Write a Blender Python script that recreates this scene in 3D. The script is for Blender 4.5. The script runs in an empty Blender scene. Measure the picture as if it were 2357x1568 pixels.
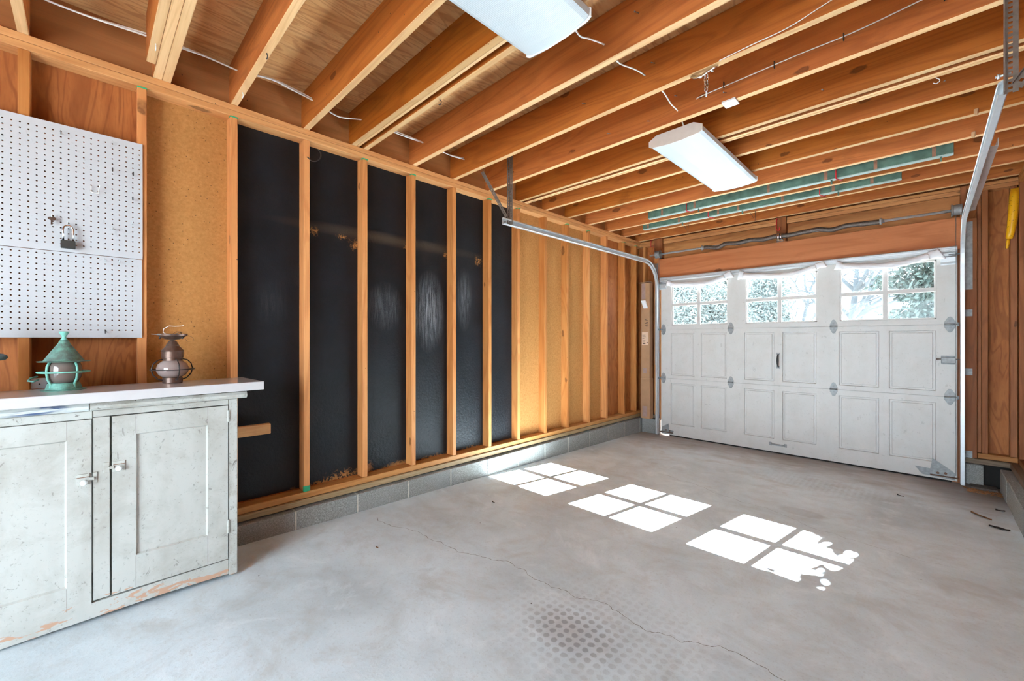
import bpy, bmesh, math, random
from mathutils import Vector, Matrix
R = math.radians
sc = bpy.context.scene
C = sc.collection

# ---------------------------------------------------------------- camera, world, sun, exposure
cam = bpy.data.cameras.new('camera'); co = bpy.data.objects.new('camera', cam); C.objects.link(co)
cam.sensor_width = 36.0; cam.lens = 967 / 2357 * 36.0; cam.shift_y = -2 / 2357; cam.clip_start = 0.02; cam.clip_end = 300
co.location = (0, 0, 1.21); co.rotation_euler = (R(90), 0, math.atan(958.5 / 967)); sc.camera = co
w = bpy.data.worlds.new('sky'); sc.world = w; w.use_nodes = True
bgn = w.node_tree.nodes['Background']; wt = w.node_tree
_tc = wt.nodes.new('ShaderNodeTexCoord'); _sp = wt.nodes.new('ShaderNodeSeparateXYZ'); wt.links.new(_tc.outputs['Generated'], _sp.inputs[0])
_mr = wt.nodes.new('ShaderNodeMapRange'); wt.links.new(_sp.outputs[1], _mr.inputs[0]); _mr.inputs[1].default_value = 0.55; _mr.inputs[2].default_value = -0.1
_mr.inputs[3].default_value = 1.6; _mr.inputs[4].default_value = 5.0; wt.links.new(_mr.outputs[0], bgn.inputs[1]); bgn.inputs[0].default_value = (0.70, 0.87, 1.0, 1)
sl = bpy.data.lights.new('sun', 'SUN'); so = bpy.data.objects.new('sun', sl); C.objects.link(so)
sl.energy = 66.0; sl.color = (0.84, 0.93, 1.0); sl.angle = R(0.16)
so.rotation_euler = Vector((0.114, 0.827, 0.55)).to_track_quat('Z', 'Y').to_euler(); so.location = (2, 9, 8)
sc.view_settings.view_transform = 'Standard'; sc.view_settings.look = 'None'
sc.view_settings.gamma = 1.0; sc.view_settings.use_curve_mapping = False
sc.view_settings.exposure = 2.2
sc.render.engine = 'CYCLES'
sc.cycles.max_bounces = 6; sc.cycles.diffuse_bounces = 4; sc.cycles.glossy_bounces = 3; sc.cycles.use_adaptive_sampling = True; sc.cycles.adaptive_threshold = 0.08; sc.cycles.transparent_max_bounces = 16
sc.cycles.sample_clamp_indirect = 12.0

# ---------------------------------------------------------------- node helper
class NT:
    def __init__(s, name):
        s.m = bpy.data.materials.new(name); s.m.use_nodes = True; s.t = s.m.node_tree
        s.bsdf = s.t.nodes['Principled BSDF']; s.out = s.t.nodes['Material Output']
    def put(s, sock, v):
        if hasattr(v, 'is_output'): s.t.links.new(v, sock)
        else:
            if sock.type == 'RGBA' and len(v) == 3: v = (*v, 1)
            sock.default_value = v
    def n(s, typ, ins=None, **props):
        nd = s.t.nodes.new('ShaderNode' + typ)
        for k, v in props.items(): setattr(nd, k, v)
        for k, v in (ins or {}).items(): s.put(nd.inputs[k], v)
        return nd
    def math(s, op, a, b=0.0, c=0.0, clamp=False):
        return s.n('Math', {0: a, 1: b, 2: c}, operation=op, use_clamp=clamp).outputs[0]
    def vmath(s, op, a, b=(0, 0, 0)):
        nd = s.n('VectorMath', {0: a, 1: b}, operation=op); return nd.outputs['Value' if op in ('LENGTH', 'DISTANCE', 'DOT_PRODUCT') else 'Vector']
    def noise(s, v, scale, detail=3.0, rough=0.5, dist=0.0, col=False):
        return s.n('TexNoise', {'Vector': v, 'Scale': scale, 'Detail': detail, 'Roughness': rough, 'Distortion': dist}).outputs[1 if col else 0]
    def ramp(s, f, stops, interp='LINEAR'):
        nd = s.n('ValToRGB', {0: f}); cr = nd.color_ramp; cr.interpolation = interp
        while len(cr.elements) < len(stops): cr.elements.new(0.5)
        for e, (p, c) in zip(cr.elements, stops): e.position = p; e.color = (*c, 1) if len(c) == 3 else c
        return nd.outputs[0]
    def rng(s, v, a, b, c=0.0, d=1.0):
        return s.n('MapRange', {0: v, 1: a, 2: b, 3: c, 4: d}).outputs[0]
    def mix(s, f, a, b, mode='MIX'):
        nd = s.n('Mix', {0: f, 6: a, 7: b}, data_type='RGBA', blend_type=mode, clamp_factor=True); return nd.outputs[2]
    def obj(s): return s.n('TexCoord').outputs['Object']
    def pos(s): return s.n('NewGeometry').outputs['Position']
    def blob(s, p, c, r, soft=0.4):
        d = s.vmath('LENGTH', s.vmath('DIVIDE', s.vmath('SUBTRACT', p, c), r))
        return s.rng(d, 1.0, 1.0 - soft)
    def bump(s, h, strength=0.3, dist=0.01):
        s.put(s.bsdf.inputs['Normal'], s.n('Bump', {'Height': h, 'Strength': strength, 'Distance': dist}).outputs[0])
    def fin(s, col, rough=0.6, metal=0.0, spec=0.5, **kw):
        s.put(s.bsdf.inputs['Base Color'], col); s.put(s.bsdf.inputs['Roughness'], rough)
        s.put(s.bsdf.inputs['Metallic'], metal); s.put(s.bsdf.inputs['Specular IOR Level'], spec)
        for k, v in kw.items(): s.put(s.bsdf.inputs[k.replace('_', ' ')], v)
        return s.m

def plain(name, col, rough=0.5, metal=0.0, var=0.12, scale=30.0, spec=0.5, bump=0.0):
    s = NT(name); p = s.obj(); f = s.noise(p, scale, 4.0)
    a = tuple(c * (1 - var) for c in col); b = tuple(min(1, c * (1 + var)) for c in col)
    if bump: s.bump(f, bump, 0.004)
    return s.fin(s.ramp(f, [(0.3, a), (0.7, b)]), rough, metal, spec)

def wood(name, axis, light, mid, dark, rough=0.62, knots=1.0, stain=0.25, grain=1.0, tint=0.25):
    s = NT(name); p0 = s.obj(); rnd = s.n('ObjectInfo').outputs['Random']
    off = s.n('CombineXYZ', {0: s.math('MULTIPLY', rnd, 31.7), 1: s.math('MULTIPLY', rnd, 17.3), 2: s.math('MULTIPLY', rnd, 53.1)}).outputs[0]
    p = s.vmath('ADD', p0, off)
    def sc3(along, across):
        v = [across] * 3; v['xyz'.index(axis)] = along; return tuple(v)
    # slow growth-ring contours
    warp = s.noise(s.vmath('MULTIPLY', p, sc3(0.55, 5.0)), 1.0, 2.0, 0.45, 0.35)
    rings = s.math('SINE', s.math('MULTIPLY', warp, 75.0 * grain))
    rings = s.rng(rings, 0.1, 1.0)
    fine = s.noise(s.vmath('MULTIPLY', p, sc3(3.0, 160.0)), 1.0, 3.0, 0.6)
    broad = s.noise(s.vmath('MULTIPLY', p, sc3(0.8, 7.0)), 1.0, 3.0, 0.55)
    col = s.ramp(broad, [(0.30, mid), (0.62, light)])
    col = s.mix(s.math('MULTIPLY', rings, 0.30), col, dark)
    col = s.mix(s.rng(fine, 0.50, 0.75, 0.0, 0.35), col, dark)
    # dirty smears
    st = s.noise(s.vmath('MULTIPLY', p, sc3(2.2, 3.2)), 1.0, 5.0, 0.7, 0.6)
    col = s.mix(s.rng(st, 0.58, 0.74, 0.0, stain), col, tuple(c * 0.35 for c in mid))
    # knots
    if knots:
        sp = s.n('SeparateXYZ', {0: p}); ia = 'xyz'.index(axis); ib = {'x': 2, 'z': 0, 'y': 0}[axis]
        wob = s.math('MULTIPLY', s.math('SUBTRACT', s.noise(p, 25.0, 2.0), 0.5), 0.10)
        kq = s.n('CombineXYZ', {0: s.math('ADD', s.math('MULTIPLY', sp.outputs[ia], 2.0), wob), 1: s.math('ADD', s.math('MULTIPLY', sp.outputs[ib], 4.6), wob)}).outputs[0]
        kv = s.n('TexVoronoi', {'Vector': kq, 'Scale': 1.0, 'Randomness': 1.0}, voronoi_dimensions='2D')
        keep = s.math('GREATER_THAN', s.n('SeparateColor', {0: kv.outputs['Color']}).outputs[0], 1.0 - 0.42 * knots)
        d = kv.outputs['Distance']
        ksz = s.rng(s.n('SeparateColor', {0: kv.outputs['Color']}).outputs[2], 0.0, 1.0, 1.9, 0.8); d = s.math('MULTIPLY', d, ksz)
        k1 = s.math('MULTIPLY', s.rng(d, 0.105, 0.065), keep)
        k2 = s.math('MULTIPLY', s.rng(d, 0.070, 0.045), keep)
        col = s.mix(s.math('MULTIPLY', k1, 0.8), col, tuple(c * 0.22 for c in mid))
        col = s.mix(s.math('MULTIPLY', k2, 0.6), col, tuple(c * 0.62 for c in mid))
    # small nail specks
    nv = s.n('TexVoronoi', {'Vector': p, 'Scale': 13.0}); nk = s.math('GREATER_THAN', s.n('SeparateColor', {0: nv.outputs['Color']}).outputs[1], 0.72)
    col = s.mix(s.math('MULTIPLY', s.rng(nv.outputs['Distance'], 0.055, 0.03), nk), col, (0.05, 0.02, 0.01))
    v = s.rng(rnd, 0, 1, 1 - tint, 1 + tint * 0.4)
    hsv = s.n('HueSaturation', {'Color': col, 'Value': v, 'Saturation': s.rng(rnd, 0, 1, 1.04, 0.97)})
    s.bump(fine, 0.12, 0.003)
    return s.fin(hsv.outputs[0], rough, 0, 0.35)

L1, M1, D1 = (0.54, 0.172, 0.034), (0.42, 0.110, 0.018), (0.23, 0.052, 0.008)
joist_m = wood('joist_wood', 'x', L1, M1, D1, knots=1.0, stain=0.35)
stud_m = wood('stud_wood', 'z', (0.66, 0.285, 0.092), (0.56, 0.20, 0.052), (0.38, 0.10, 0.02), knots=0.8)
plate_m = wood('plate_wood', 'y', (0.66, 0.32, 0.115), (0.57, 0.24, 0.075), (0.38, 0.13, 0.03), knots=0.5)
platex_m = wood('cross_plate_wood', 'x', (0.52, 0.23, 0.075), (0.44, 0.17, 0.05), (0.27, 0.08, 0.018), knots=0.5)
header_m = wood('header_wood', 'x', (0.68, 0.25, 0.105), (0.58, 0.195, 0.075), (0.42, 0.12, 0.04), knots=0.5, grain=0.6)
dark_m = wood('old_stud_wood', 'z', (0.36, 0.125, 0.042), (0.27, 0.085, 0.025), (0.14, 0.035, 0.009), knots=0.9, stain=0.5)
gray_m = wood('weathered_wood', 'x', (0.20, 0.14, 0.09), (0.13, 0.09, 0.055), (0.06, 0.04, 0.025), knots=0.0)
treat_m = wood('treated_wood', 'y', (0.44, 0.31, 0.17), (0.34, 0.23, 0.11), (0.20, 0.12, 0.05), knots=0.0, grain=2.0)
rim_m = wood('rim_wood', 'y', (0.50, 0.22, 0.08), (0.40, 0.15, 0.05), (0.28, 0.12, 0.04), knots=0.5, grain=0.5)

def plywood(name, light, mid, dark, plane, axis, sheet=1.22, rust=0.2):
    s = NT(name); p = s.obj()
    v = {'x': (1.1, 7, 7), 'y': (7, 1.1, 7), 'z': (7, 7, 1.1)}[axis]
    q = s.vmath('MULTIPLY', p, v)
    wv = s.noise(q, 1.0, 2.5, 0.5, 0.9)
    r = s.rng(s.math('SINE', s.math('MULTIPLY', wv, 60.0)), 0.2, 1.0)
    b = s.noise(s.vmath('MULTIPLY', q, (1.5, 1.5, 1.5)), 1.0, 5.0, 0.65, 0.4)
    fine = s.noise(s.vmath('MULTIPLY', p, tuple(c * 18 for c in v)), 1.0, 2.0)
    col = s.ramp(b, [(0.3, mid), (0.65, light)])
    col = s.mix(s.math('MULTIPLY', r, 0.42), col, dark)
    col = s.mix(s.rng(fine, 0.5, 0.8, 0, 0.3), col, dark)
    kv = s.n('TexVoronoi', {'Vector': s.vmath('MULTIPLY', q, (0.45, 0.45, 0.45)), 'Scale': 1.0}); kk = s.math('GREATER_THAN', s.n('SeparateColor', {0: kv.outputs['Color']}).outputs[0], 0.7)
    col = s.mix(s.math('MULTIPLY', s.rng(kv.outputs['Distance'], 0.08, 0.04), kk), col, tuple(c * 0.15 for c in mid))
    s.bump(fine, 0.1, 0.003)
    return s.fin(col, 0.65, 0, 0.3)
deck_m = plywood('subfloor_plywood', (0.74, 0.44, 0.19), (0.60, 0.29, 0.10), (0.34, 0.12, 0.03), 'z', 'y')
ply_m = plywood('wall_plywood', (0.44, 0.155, 0.044), (0.32, 0.095, 0.024), (0.17, 0.042, 0.009), 'x', 'z')

def fibre():
    s = NT('fibreboard'); p = s.obj()
    a = s.noise(p, 60.0, 4.0, 0.7); b = s.noise(p, 3.0, 3.0)
    col = s.ramp(a, [(0.3, (0.38, 0.165, 0.045)), (0.7, (0.52, 0.245, 0.078))])
    col = s.mix(s.rng(b, 0.4, 0.7, 0, 0.25), col, (0.40, 0.20, 0.06))
    vv = s.n('TexVoronoi', {'Vector': p, 'Scale': 42.0}); k = s.math('GREATER_THAN', s.n('SeparateColor', {0: vv.outputs['Color']}).outputs[0], 0.72)
    col = s.mix(s.math('MULTIPLY', s.rng(vv.outputs['Distance'], 0.14, 0.05), k), col, (0.10, 0.04, 0.015))
    s.bump(a, 0.3, 0.004); return s.fin(col, 0.8, 0, 0.2)
fibre_m = fibre()

def black():
    s = NT('black_painted_board'); p = s.pos()
    f = s.noise(p, 55.0, 3.0, 0.6); g = s.noise(p, 4.0, 4.0, 0.6)
    col = s.ramp(g, [(0.3, (0.005, 0.006, 0.008)), (0.7, (0.010, 0.012, 0.016))])
    stk = s.noise(s.vmath('MULTIPLY', p, (1, 60, 5)), 1.0, 4.0, 0.7, 0.5)
    spk = s.noise(p, 220.0, 2.0, 0.8)
    def chalk(c, r, amt):
        nonlocal col
        m = s.blob(p, c, r, 0.8); t = s.math('ADD', s.rng(stk, 0.42, 0.75, 0, 0.7), s.rng(spk, 0.5, 0.7, 0, 0.5))
        col = s.mix(s.math('MULTIPLY', s.math('MULTIPLY', m, t), amt), col, (0.50, 0.52, 0.55))
    chalk((-3.03, 1.64, 1.47), (1, 0.17, 0.20), 0.30); chalk((-3.03, 2.05, 1.45), (1, 0.17, 0.36), 0.75)
    chalk((-3.03, 2.43, 1.58), (1, 0.10, 0.30), 0.45); chalk((-3.03, 0.84, 1.45), (1, 0.12, 0.16), 0.05)
    band = s.math('MULTIPLY', s.blob(p, (-3.03, 1.75, 2.0), (1, 1.0, 0.055), 0.8), 0.16)
    col = s.mix(band, col, (0.30, 0.20, 0.12))
    rs = s.noise(p, 38.0, 5.0, 0.75, 1.0)
    def scr(c, r, amt=1.0, lo=0.50):
        nonlocal col
        m = s.blob(p, c, r, 0.9); t = s.rng(s.math('ADD', rs, s.math('MULTIPLY', m, 0.16)), lo + 0.08, lo + 0.16)
        col = s.mix(s.math('MULTIPLY', s.math('MULTIPLY', m, t), amt), col, (0.42, 0.19, 0.06))
    for c, r in (((-3.03, 1.10, 1.965), (1, 0.06, 0.045)), ((-3.03, 1.30, 1.955), (1, 0.06, 0.03)), ((-3.03, 1.40, 1.91), (1, 0.07, 0.06)),
                 ((-3.03, 1.84, 1.96), (1, 0.05, 0.06)), ((-3.03, 2.22, 1.955), (1, 0.04, 0.05)), ((-3.03, 2.60, 1.955), (1, 0.06, 0.07))): scr(c, r)
    scr((-3.03, 1.30, 0.22), (1, 0.18, 0.07)); scr((-3.03, 1.17, 0.20), (1, 0.3, 0.035)); scr((-3.03, 2.10, 0.20), (1, 0.25, 0.035)); scr((-3.03, 2.55, 0.20), (1, 0.2, 0.04))
    scr((-3.03, 1.50, 0.22), (1, 0.05, 0.08), 1, 0.42); scr((-3.03, 1.75, 0.20), (1, 0.16, 0.045), 1, 0.40)
    s.bump(f, 0.55, 0.006); return s.fin(col, 0.45, 0, 0.3)
black_m = black()

def concrete():
    s = NT('concrete_floor'); p = s.pos()
    a = s.noise(p, 1.3, 6.0, 0.62, 0.3); b = s.noise(s.vmath('MULTIPLY', p, (2.5, 7.0, 1)), 1.0, 5.0, 0.6, 0.5); f = s.noise(p, 90.0, 3.0, 0.7)
    col = s.ramp(a, [(0.28, (0.46, 0.51, 0.535)), (0.5, (0.62, 0.69, 0.73)), (0.72, (0.74, 0.825, 0.88))])
    col = s.mix(s.rng(b, 0.55, 0.8, 0, 0.35), col, (0.34, 0.30, 0.26)); col = s.mix(s.rng(b, 0.36, 0.22, 0, 0.4), col, (0.66, 0.67, 0.68))
    col = s.mix(s.rng(f, 0.55, 0.8, 0, 0.40), col, (0.30, 0.28, 0.26))
    mo = s.noise(p, 2.6, 7.0, 0.72, 0.5); col = s.mix(s.rng(mo, 0.50, 0.66, 0, 0.42), col, (0.42, 0.39, 0.35)); col = s.mix(s.rng(mo, 0.44, 0.30, 0, 0.5), col, (0.86, 0.92, 0.96))
    fx = s.noise(s.vmath('MULTIPLY', p, (1, 1, 1)), 4.5, 6.0, 0.7, 0.8); col = s.mix(s.rng(fx, 0.60, 0.72, 0, 0.30), col, (0.36, 0.40, 0.43))
    # brown dirt band by the garage door
    sy = s.n('SeparateXYZ', {0: p}); wy = s.math('ADD', sy.outputs[1], s.math('MULTIPLY', s.math('SUBTRACT', b, 0.5), 0.9))
    col = s.mix(s.rng(wy, 4.65, 5.45, 0, 0.72), col, (0.235, 0.150, 0.095))
    # dark brown patch in the right corner
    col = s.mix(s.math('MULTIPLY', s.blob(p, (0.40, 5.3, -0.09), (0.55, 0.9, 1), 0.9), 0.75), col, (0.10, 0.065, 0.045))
    # dotted print of an old mat
    rot = s.n('VectorRotate', {'Vector': s.vmath('SUBTRACT', p, (-1.211, 1.425, 0)), 'Angle': R(-45)}, rotation_type='Z_AXIS').outputs[0]
    wob = s.vmath('MULTIPLY', s.vmath('SUBTRACT', s.noise(p, 30.0, 2.0, col=True), (0.5, 0.5, 0.5)), (0.012, 0.012, 0))
    rot = s.vmath('ADD', rot, wob)
    def dots(sx, syy, r0, r1):
        out = None
        for o in (0.0, 0.5):
            q = s.vmath('ADD', s.vmath('DIVIDE', rot, (sx, syy, 1)), (o, o, 0))
            q = s.vmath('SUBTRACT', s.vmath('FRACTION', s.vmath('ADD', q, (0.5, 0.5, 0))), (0.5, 0.5, 0))
            q = s.vmath('MULTIPLY', q, (sx, syy, 0)); d = s.rng(s.vmath('LENGTH', q), r1, r0)
            out = d if out is None else s.math('MAXIMUM', out, d)
        return out
    dd = dots(0.0585, 0.056, 0.0115, 0.0155)
    rag = s.rng(s.noise(p, 8.0, 4.0, 0.7), 0.3, 0.7, 0.35, 1.0)
    m = s.math('MULTIPLY', s.math('MULTIPLY', s.blob(p, (-0.95, 1.50, 0), (0.62, 0.50, 9), 0.9), rag), 0.6)
    m = s.math('MAXIMUM', m, s.math('MULTIPLY', s.blob(p, (-1.06, 1.44, 0), (0.30, 0.22, 9), 0.6), 1.0))
    cst = s.math('MULTIPLY', s.blob(p, (-1.08, 1.435, 0), (0.26, 0.13, 9), 0.9), rag)
    col = s.mix(s.math('MULTIPLY', cst, 0.55), col, (0.27, 0.205, 0.165))
    col = s.mix(s.math('MULTIPLY', s.math('MULTIPLY', dd, m), 0.60), col, (0.20, 0.19, 0.20))
    # finer dots near the door
    q = s.vmath('SUBTRACT', s.vmath('FRACTION', s.vmath('MULTIPLY', p, (24, 24, 0))), (0.5, 0.5, 0)); d2 = s.rng(s.vmath('LENGTH', s.vmath('MULTIPLY', q, (1, 1, 0))), 0.40, 0.25)
    m2 = s.math('MULTIPLY', s.blob(p, (-0.62, 4.55, 0), (0.72, 0.34, 9), 0.8), rag)
    col = s.mix(s.math('MULTIPLY', s.math('MULTIPLY', d2, m2), 0.30), col, (0.22, 0.21, 0.21))
    # damp patch
    col = s.mix(s.math('MULTIPLY', s.blob(p, (-0.665, 3.70, -0.06), (0.17, 0.09, 9), 0.25), 0.35), col, (0.30, 0.29, 0.28))
    # specks
    sv = s.n('TexVoronoi', {'Vector': p, 'Scale': 7.0}); k = s.math('GREATER_THAN', s.n('SeparateColor', {0: sv.outputs['Color']}).outputs[0], 0.55)
    col = s.mix(s.math('MULTIPLY', s.rng(sv.outputs['Distance'], 0.035, 0.018), k), col, (0.08, 0.06, 0.05))
    s.bump(s.math('ADD', f, s.math('MULTIPLY', a, 2.0)), 0.15, 0.004)
    return s.fin(col, s.rng(a, 0.3, 0.7, 0.62, 0.45), 0, 0.4)
floor_m = concrete()

def block():
    s = NT('concrete_block'); p = s.pos(); f = s.noise(p, 130.0, 3.0, 0.8); g = s.noise(p, 5.0, 4.0)
    col = s.ramp(f, [(0.3, (0.15, 0.145, 0.13)), (0.55, (0.30, 0.295, 0.275)), (0.75, (0.50, 0.495, 0.475))])
    col = s.mix(s.rng(g, 0.45, 0.7, 0, 0.4), col, (0.30, 0.305, 0.305))
    s.bump(f, 0.7, 0.005); return s.fin(col, 0.9, 0, 0.2)
block_m = block(); mortar_m = plain('mortar', (0.50, 0.46, 0.40), 0.9, var=0.2, scale=60)

def paint(name, col, dirt, amt, rough=0.45, scale=7.0, chips=0.0, chipcol=(0.45, 0.27, 0.18)):
    s = NT(name); p = s.pos(); a = s.noise(p, scale, 6.0, 0.7, 0.4); b = s.noise(p, 60.0, 4.0, 0.75); c0 = s.noise(s.vmath('MULTIPLY', p, (1, 1, 0.25)), 9.0, 3.0)
    c = s.mix(s.rng(a, 0.46, 0.66, 0, amt), col, dirt); c = s.mix(s.rng(b, 0.60, 0.68, 0, amt), c, tuple(x * 0.45 for x in dirt)); c = s.mix(s.rng(c0, 0.5, 0.7, 0, amt * 0.6), c, dirt)
    fl = s.noise(s.vmath('MULTIPLY', p, (30, 30, 18)), 1.0, 3.0, 0.6, 0.8); c = s.mix(s.math('MULTIPLY', s.rng(fl, 0.66, 0.70), amt), c, tuple(x * 0.4 for x in dirt))
    sv = s.n('TexVoronoi', {'Vector': p, 'Scale': 16.0}); kk = s.math('GREATER_THAN', s.n('SeparateColor', {0: sv.outputs['Color']}).outputs[0], 0.6)
    c = s.mix(s.math('MULTIPLY', s.rng(sv.outputs['Distance'], 0.05, 0.03), s.math('MULTIPLY', kk, min(1, amt * 2.5))), c, (0.07, 0.05, 0.04))
    if chips:
        z = s.n('SeparateXYZ', {0: p}).outputs[2]; q = s.noise(s.vmath('MULTIPLY', p, (6, 6, 22)), 1.0, 4.0, 0.65, 0.5)
        t = s.rng(s.math('ADD', q, s.rng(z, 0.0, 0.20, chips, -0.1)), 0.66, 0.68)
        c = s.mix(t, c, chipcol)
    s.bump(b, 0.15, 0.002); return s.fin(c, rough, 0, 0.4)
door_m = paint('door_paint', (0.58, 0.555, 0.53), (0.44, 0.40, 0.35), 0.22, 0.42)
cab_m = paint('cabinet_paint', (0.445, 0.44, 0.405), (0.27, 0.245, 0.20), 0.45, 0.5, 5.0, 0.17)
cab2_m = paint('cabinet_rail_paint', (0.455, 0.455, 0.42), (0.28, 0.25, 0.20), 0.75, 0.5, 9.0, 0.02)
peg_m = paint('pegboard_white', (0.50, 0.51, 0.53), (0.48, 0.48, 0.48), 0.15, 0.45)
counter_m = plain('countertop_laminate', (0.55, 0.53, 0.53), 0.16, var=0.02)
steel_m = plain('galvanized_steel', (0.60, 0.63, 0.65), 0.36, 0.45, 0.04, 25)
dsteel_m = plain('grey_steel', (0.27, 0.275, 0.275), 0.5, 0.3, 0.2, 40)
perf_m = plain('brown_steel', (0.19, 0.155, 0.13), 0.5, 0.3, 0.2, 40)
spring_m = plain('spring_steel', (0.13, 0.10, 0.085), 0.5, 0.6, 0.3, 60)
chrome_m = plain('chrome', (0.75, 0.76, 0.78), 0.12, 1.0, 0.05)
white_m = plain('white_enamel', (0.80, 0.81, 0.82), 0.4, var=0.03)
taupe_m = plain('fixture_end_enamel', (0.62, 0.56, 0.52), 0.4, var=0.04)
cable_m = plain('white_cable', (0.80, 0.78, 0.74), 0.45, var=0.05)
cloth_m = plain('white_cloth', (0.78, 0.76, 0.77), 0.85, var=0.06, scale=12, bump=0.2)
green_m = plain('green_paint', (0.085, 0.165, 0.125), 0.55, var=0.35, scale=14)
pale_m = plain('pale_green_edge', (0.36, 0.46, 0.43), 0.55, var=0.15, scale=14)
scuff_m = plain('bare_wood_scuff', (0.32, 0.15, 0.09), 0.7, var=0.3)
red_m = plain('red_plastic', (0.62, 0.02, 0.03), 0.35, var=0.05)
yellow_m = NT('yellow_plastic'); _p = yellow_m.obj(); _v = yellow_m.n('TexVoronoi', {'Vector': _p, 'Scale': 55.0})
yellow_m = yellow_m.fin(yellow_m.mix(yellow_m.rng(_v.outputs['Distance'], 0.2, 0.1, 0, 0.8), (0.85, 0.42, 0.01), (0.12, 0.05, 0.01)), 0.35)
blackiron_m = plain('dark_iron', (0.05, 0.045, 0.045), 0.45, 0.6)
card_m = plain('cardboard', (0.42, 0.235, 0.125), 0.8, var=0.1, scale=8)
tape_m = plain('packing_tape', (0.36, 0.24, 0.21), 0.3, var=0.1)
label_m = plain('paper_label', (0.70, 0.50, 0.36), 0.7, var=0.05)
ink_m = plain('ink', (0.06, 0.04, 0.03), 0.7)
leaf_m = plain('dry_leaf', (0.36, 0.16, 0.06), 0.7, var=0.3)
dleaf_m = plain('dark_debris', (0.05, 0.035, 0.03), 0.8, var=0.4)
crack_m = plain('floor_crack', (0.13, 0.11, 0.09), 0.95, var=0.4)
dark2_m = plain('void_dark', (0.012, 0.010, 0.009), 0.9)
void_m = dark2_m
bark_m = plain('bark', (0.035, 0.040, 0.045), 0.9, var=0.3)
ground_m = plain('gravel', (0.30, 0.29, 0.27), 0.95, var=0.3)
def verd():
    s = NT('verdigris_copper'); p = s.obj(); a = s.noise(p, 22.0, 5.0, 0.65, 0.3); z = s.n('SeparateXYZ', {0: p}).outputs[2]
    c = s.ramp(a, [(0.32, (0.10, 0.115, 0.11)), (0.5, (0.13, 0.30, 0.24)), (0.7, (0.22, 0.50, 0.42))])
    c = s.mix(s.math('MULTIPLY', s.rng(s.math('ABSOLUTE', s.math('SUBTRACT', z, 0.15)), 0.03, 0.01), s.rng(a, 0.3, 0.6, 0.9, 0.5)), c, (0.10, 0.10, 0.10))
    s.bump(a, 0.2, 0.002); return s.fin(c, 0.6, 0.2, 0.4)
verd_m = verd(); verdb_m = plain('verdigris_bars', (0.20, 0.52, 0.43), 0.55, 0.1, 0.2, 30)
bronze_m = plain('aged_bronze', (0.15, 0.095, 0.075), 0.42, 0.7, 0.25, 30)
pewter_m = plain('blue_grey_patina', (0.10, 0.16, 0.18), 0.5, 0.4, 0.3, 30)
smoke_m = plain('smoked_glass_globe', (0.17, 0.135, 0.12), 0.08, 0.0, 0.1, 8, spec=0.8)
frost_m = plain('frosted_glass_globe', (0.30, 0.235, 0.22), 0.08, 0.0, 0.05, 8, spec=0.8)
lens_m = NT('ribbed_lens'); _x = lens_m.n('SeparateXYZ', {0: lens_m.obj()}).outputs[1]
lens_m.bump(lens_m.math('SINE', lens_m.math('MULTIPLY', _x, 900.0)), 0.25, 0.001)
lens_m = lens_m.fin((0.56, 0.60, 0.62), 0.35, 0, 0.5)
def glass():
    s = NT('window_glass'); s.t.nodes.remove(s.bsdf)
    tr = s.n('BsdfTransparent', {0: (0.97, 0.985, 0.98)}); gl = s.n('BsdfGlossy', {0: (1, 1, 1), 1: 0.03}); df = s.n('BsdfDiffuse', {0: (0.8, 0.84, 0.85)})
    m1 = s.n('MixShader', {0: 0.008, 1: tr.outputs[0], 2: gl.outputs[0]}); dirt = s.rng(s.noise(s.pos(), 14.0, 5.0, 0.7), 0.35, 0.75, 0.02, 0.07)
    m2 = s.n('MixShader', {0: dirt, 1: m1.outputs[0], 2: df.outputs[0]}); s.t.links.new(m2.outputs[0], s.out.inputs[0]); return s.m
glass_m = glass()
def leafmat(name, a, b):
    s = NT(name); f = s.noise(s.obj(), 6.0, 3.0); c = s.ramp(f, [(0.35, a), (0.65, b)])
    return s.fin(c, 0.6, 0, 0.3)
ever_m = leafmat('evergreen_needles', (0.010, 0.019, 0.015), (0.028, 0.044, 0.036))
pale_leaf_m = leafmat('pale_shrub_leaves', (0.065, 0.082, 0.078), (0.15, 0.175, 0.165))

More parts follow.
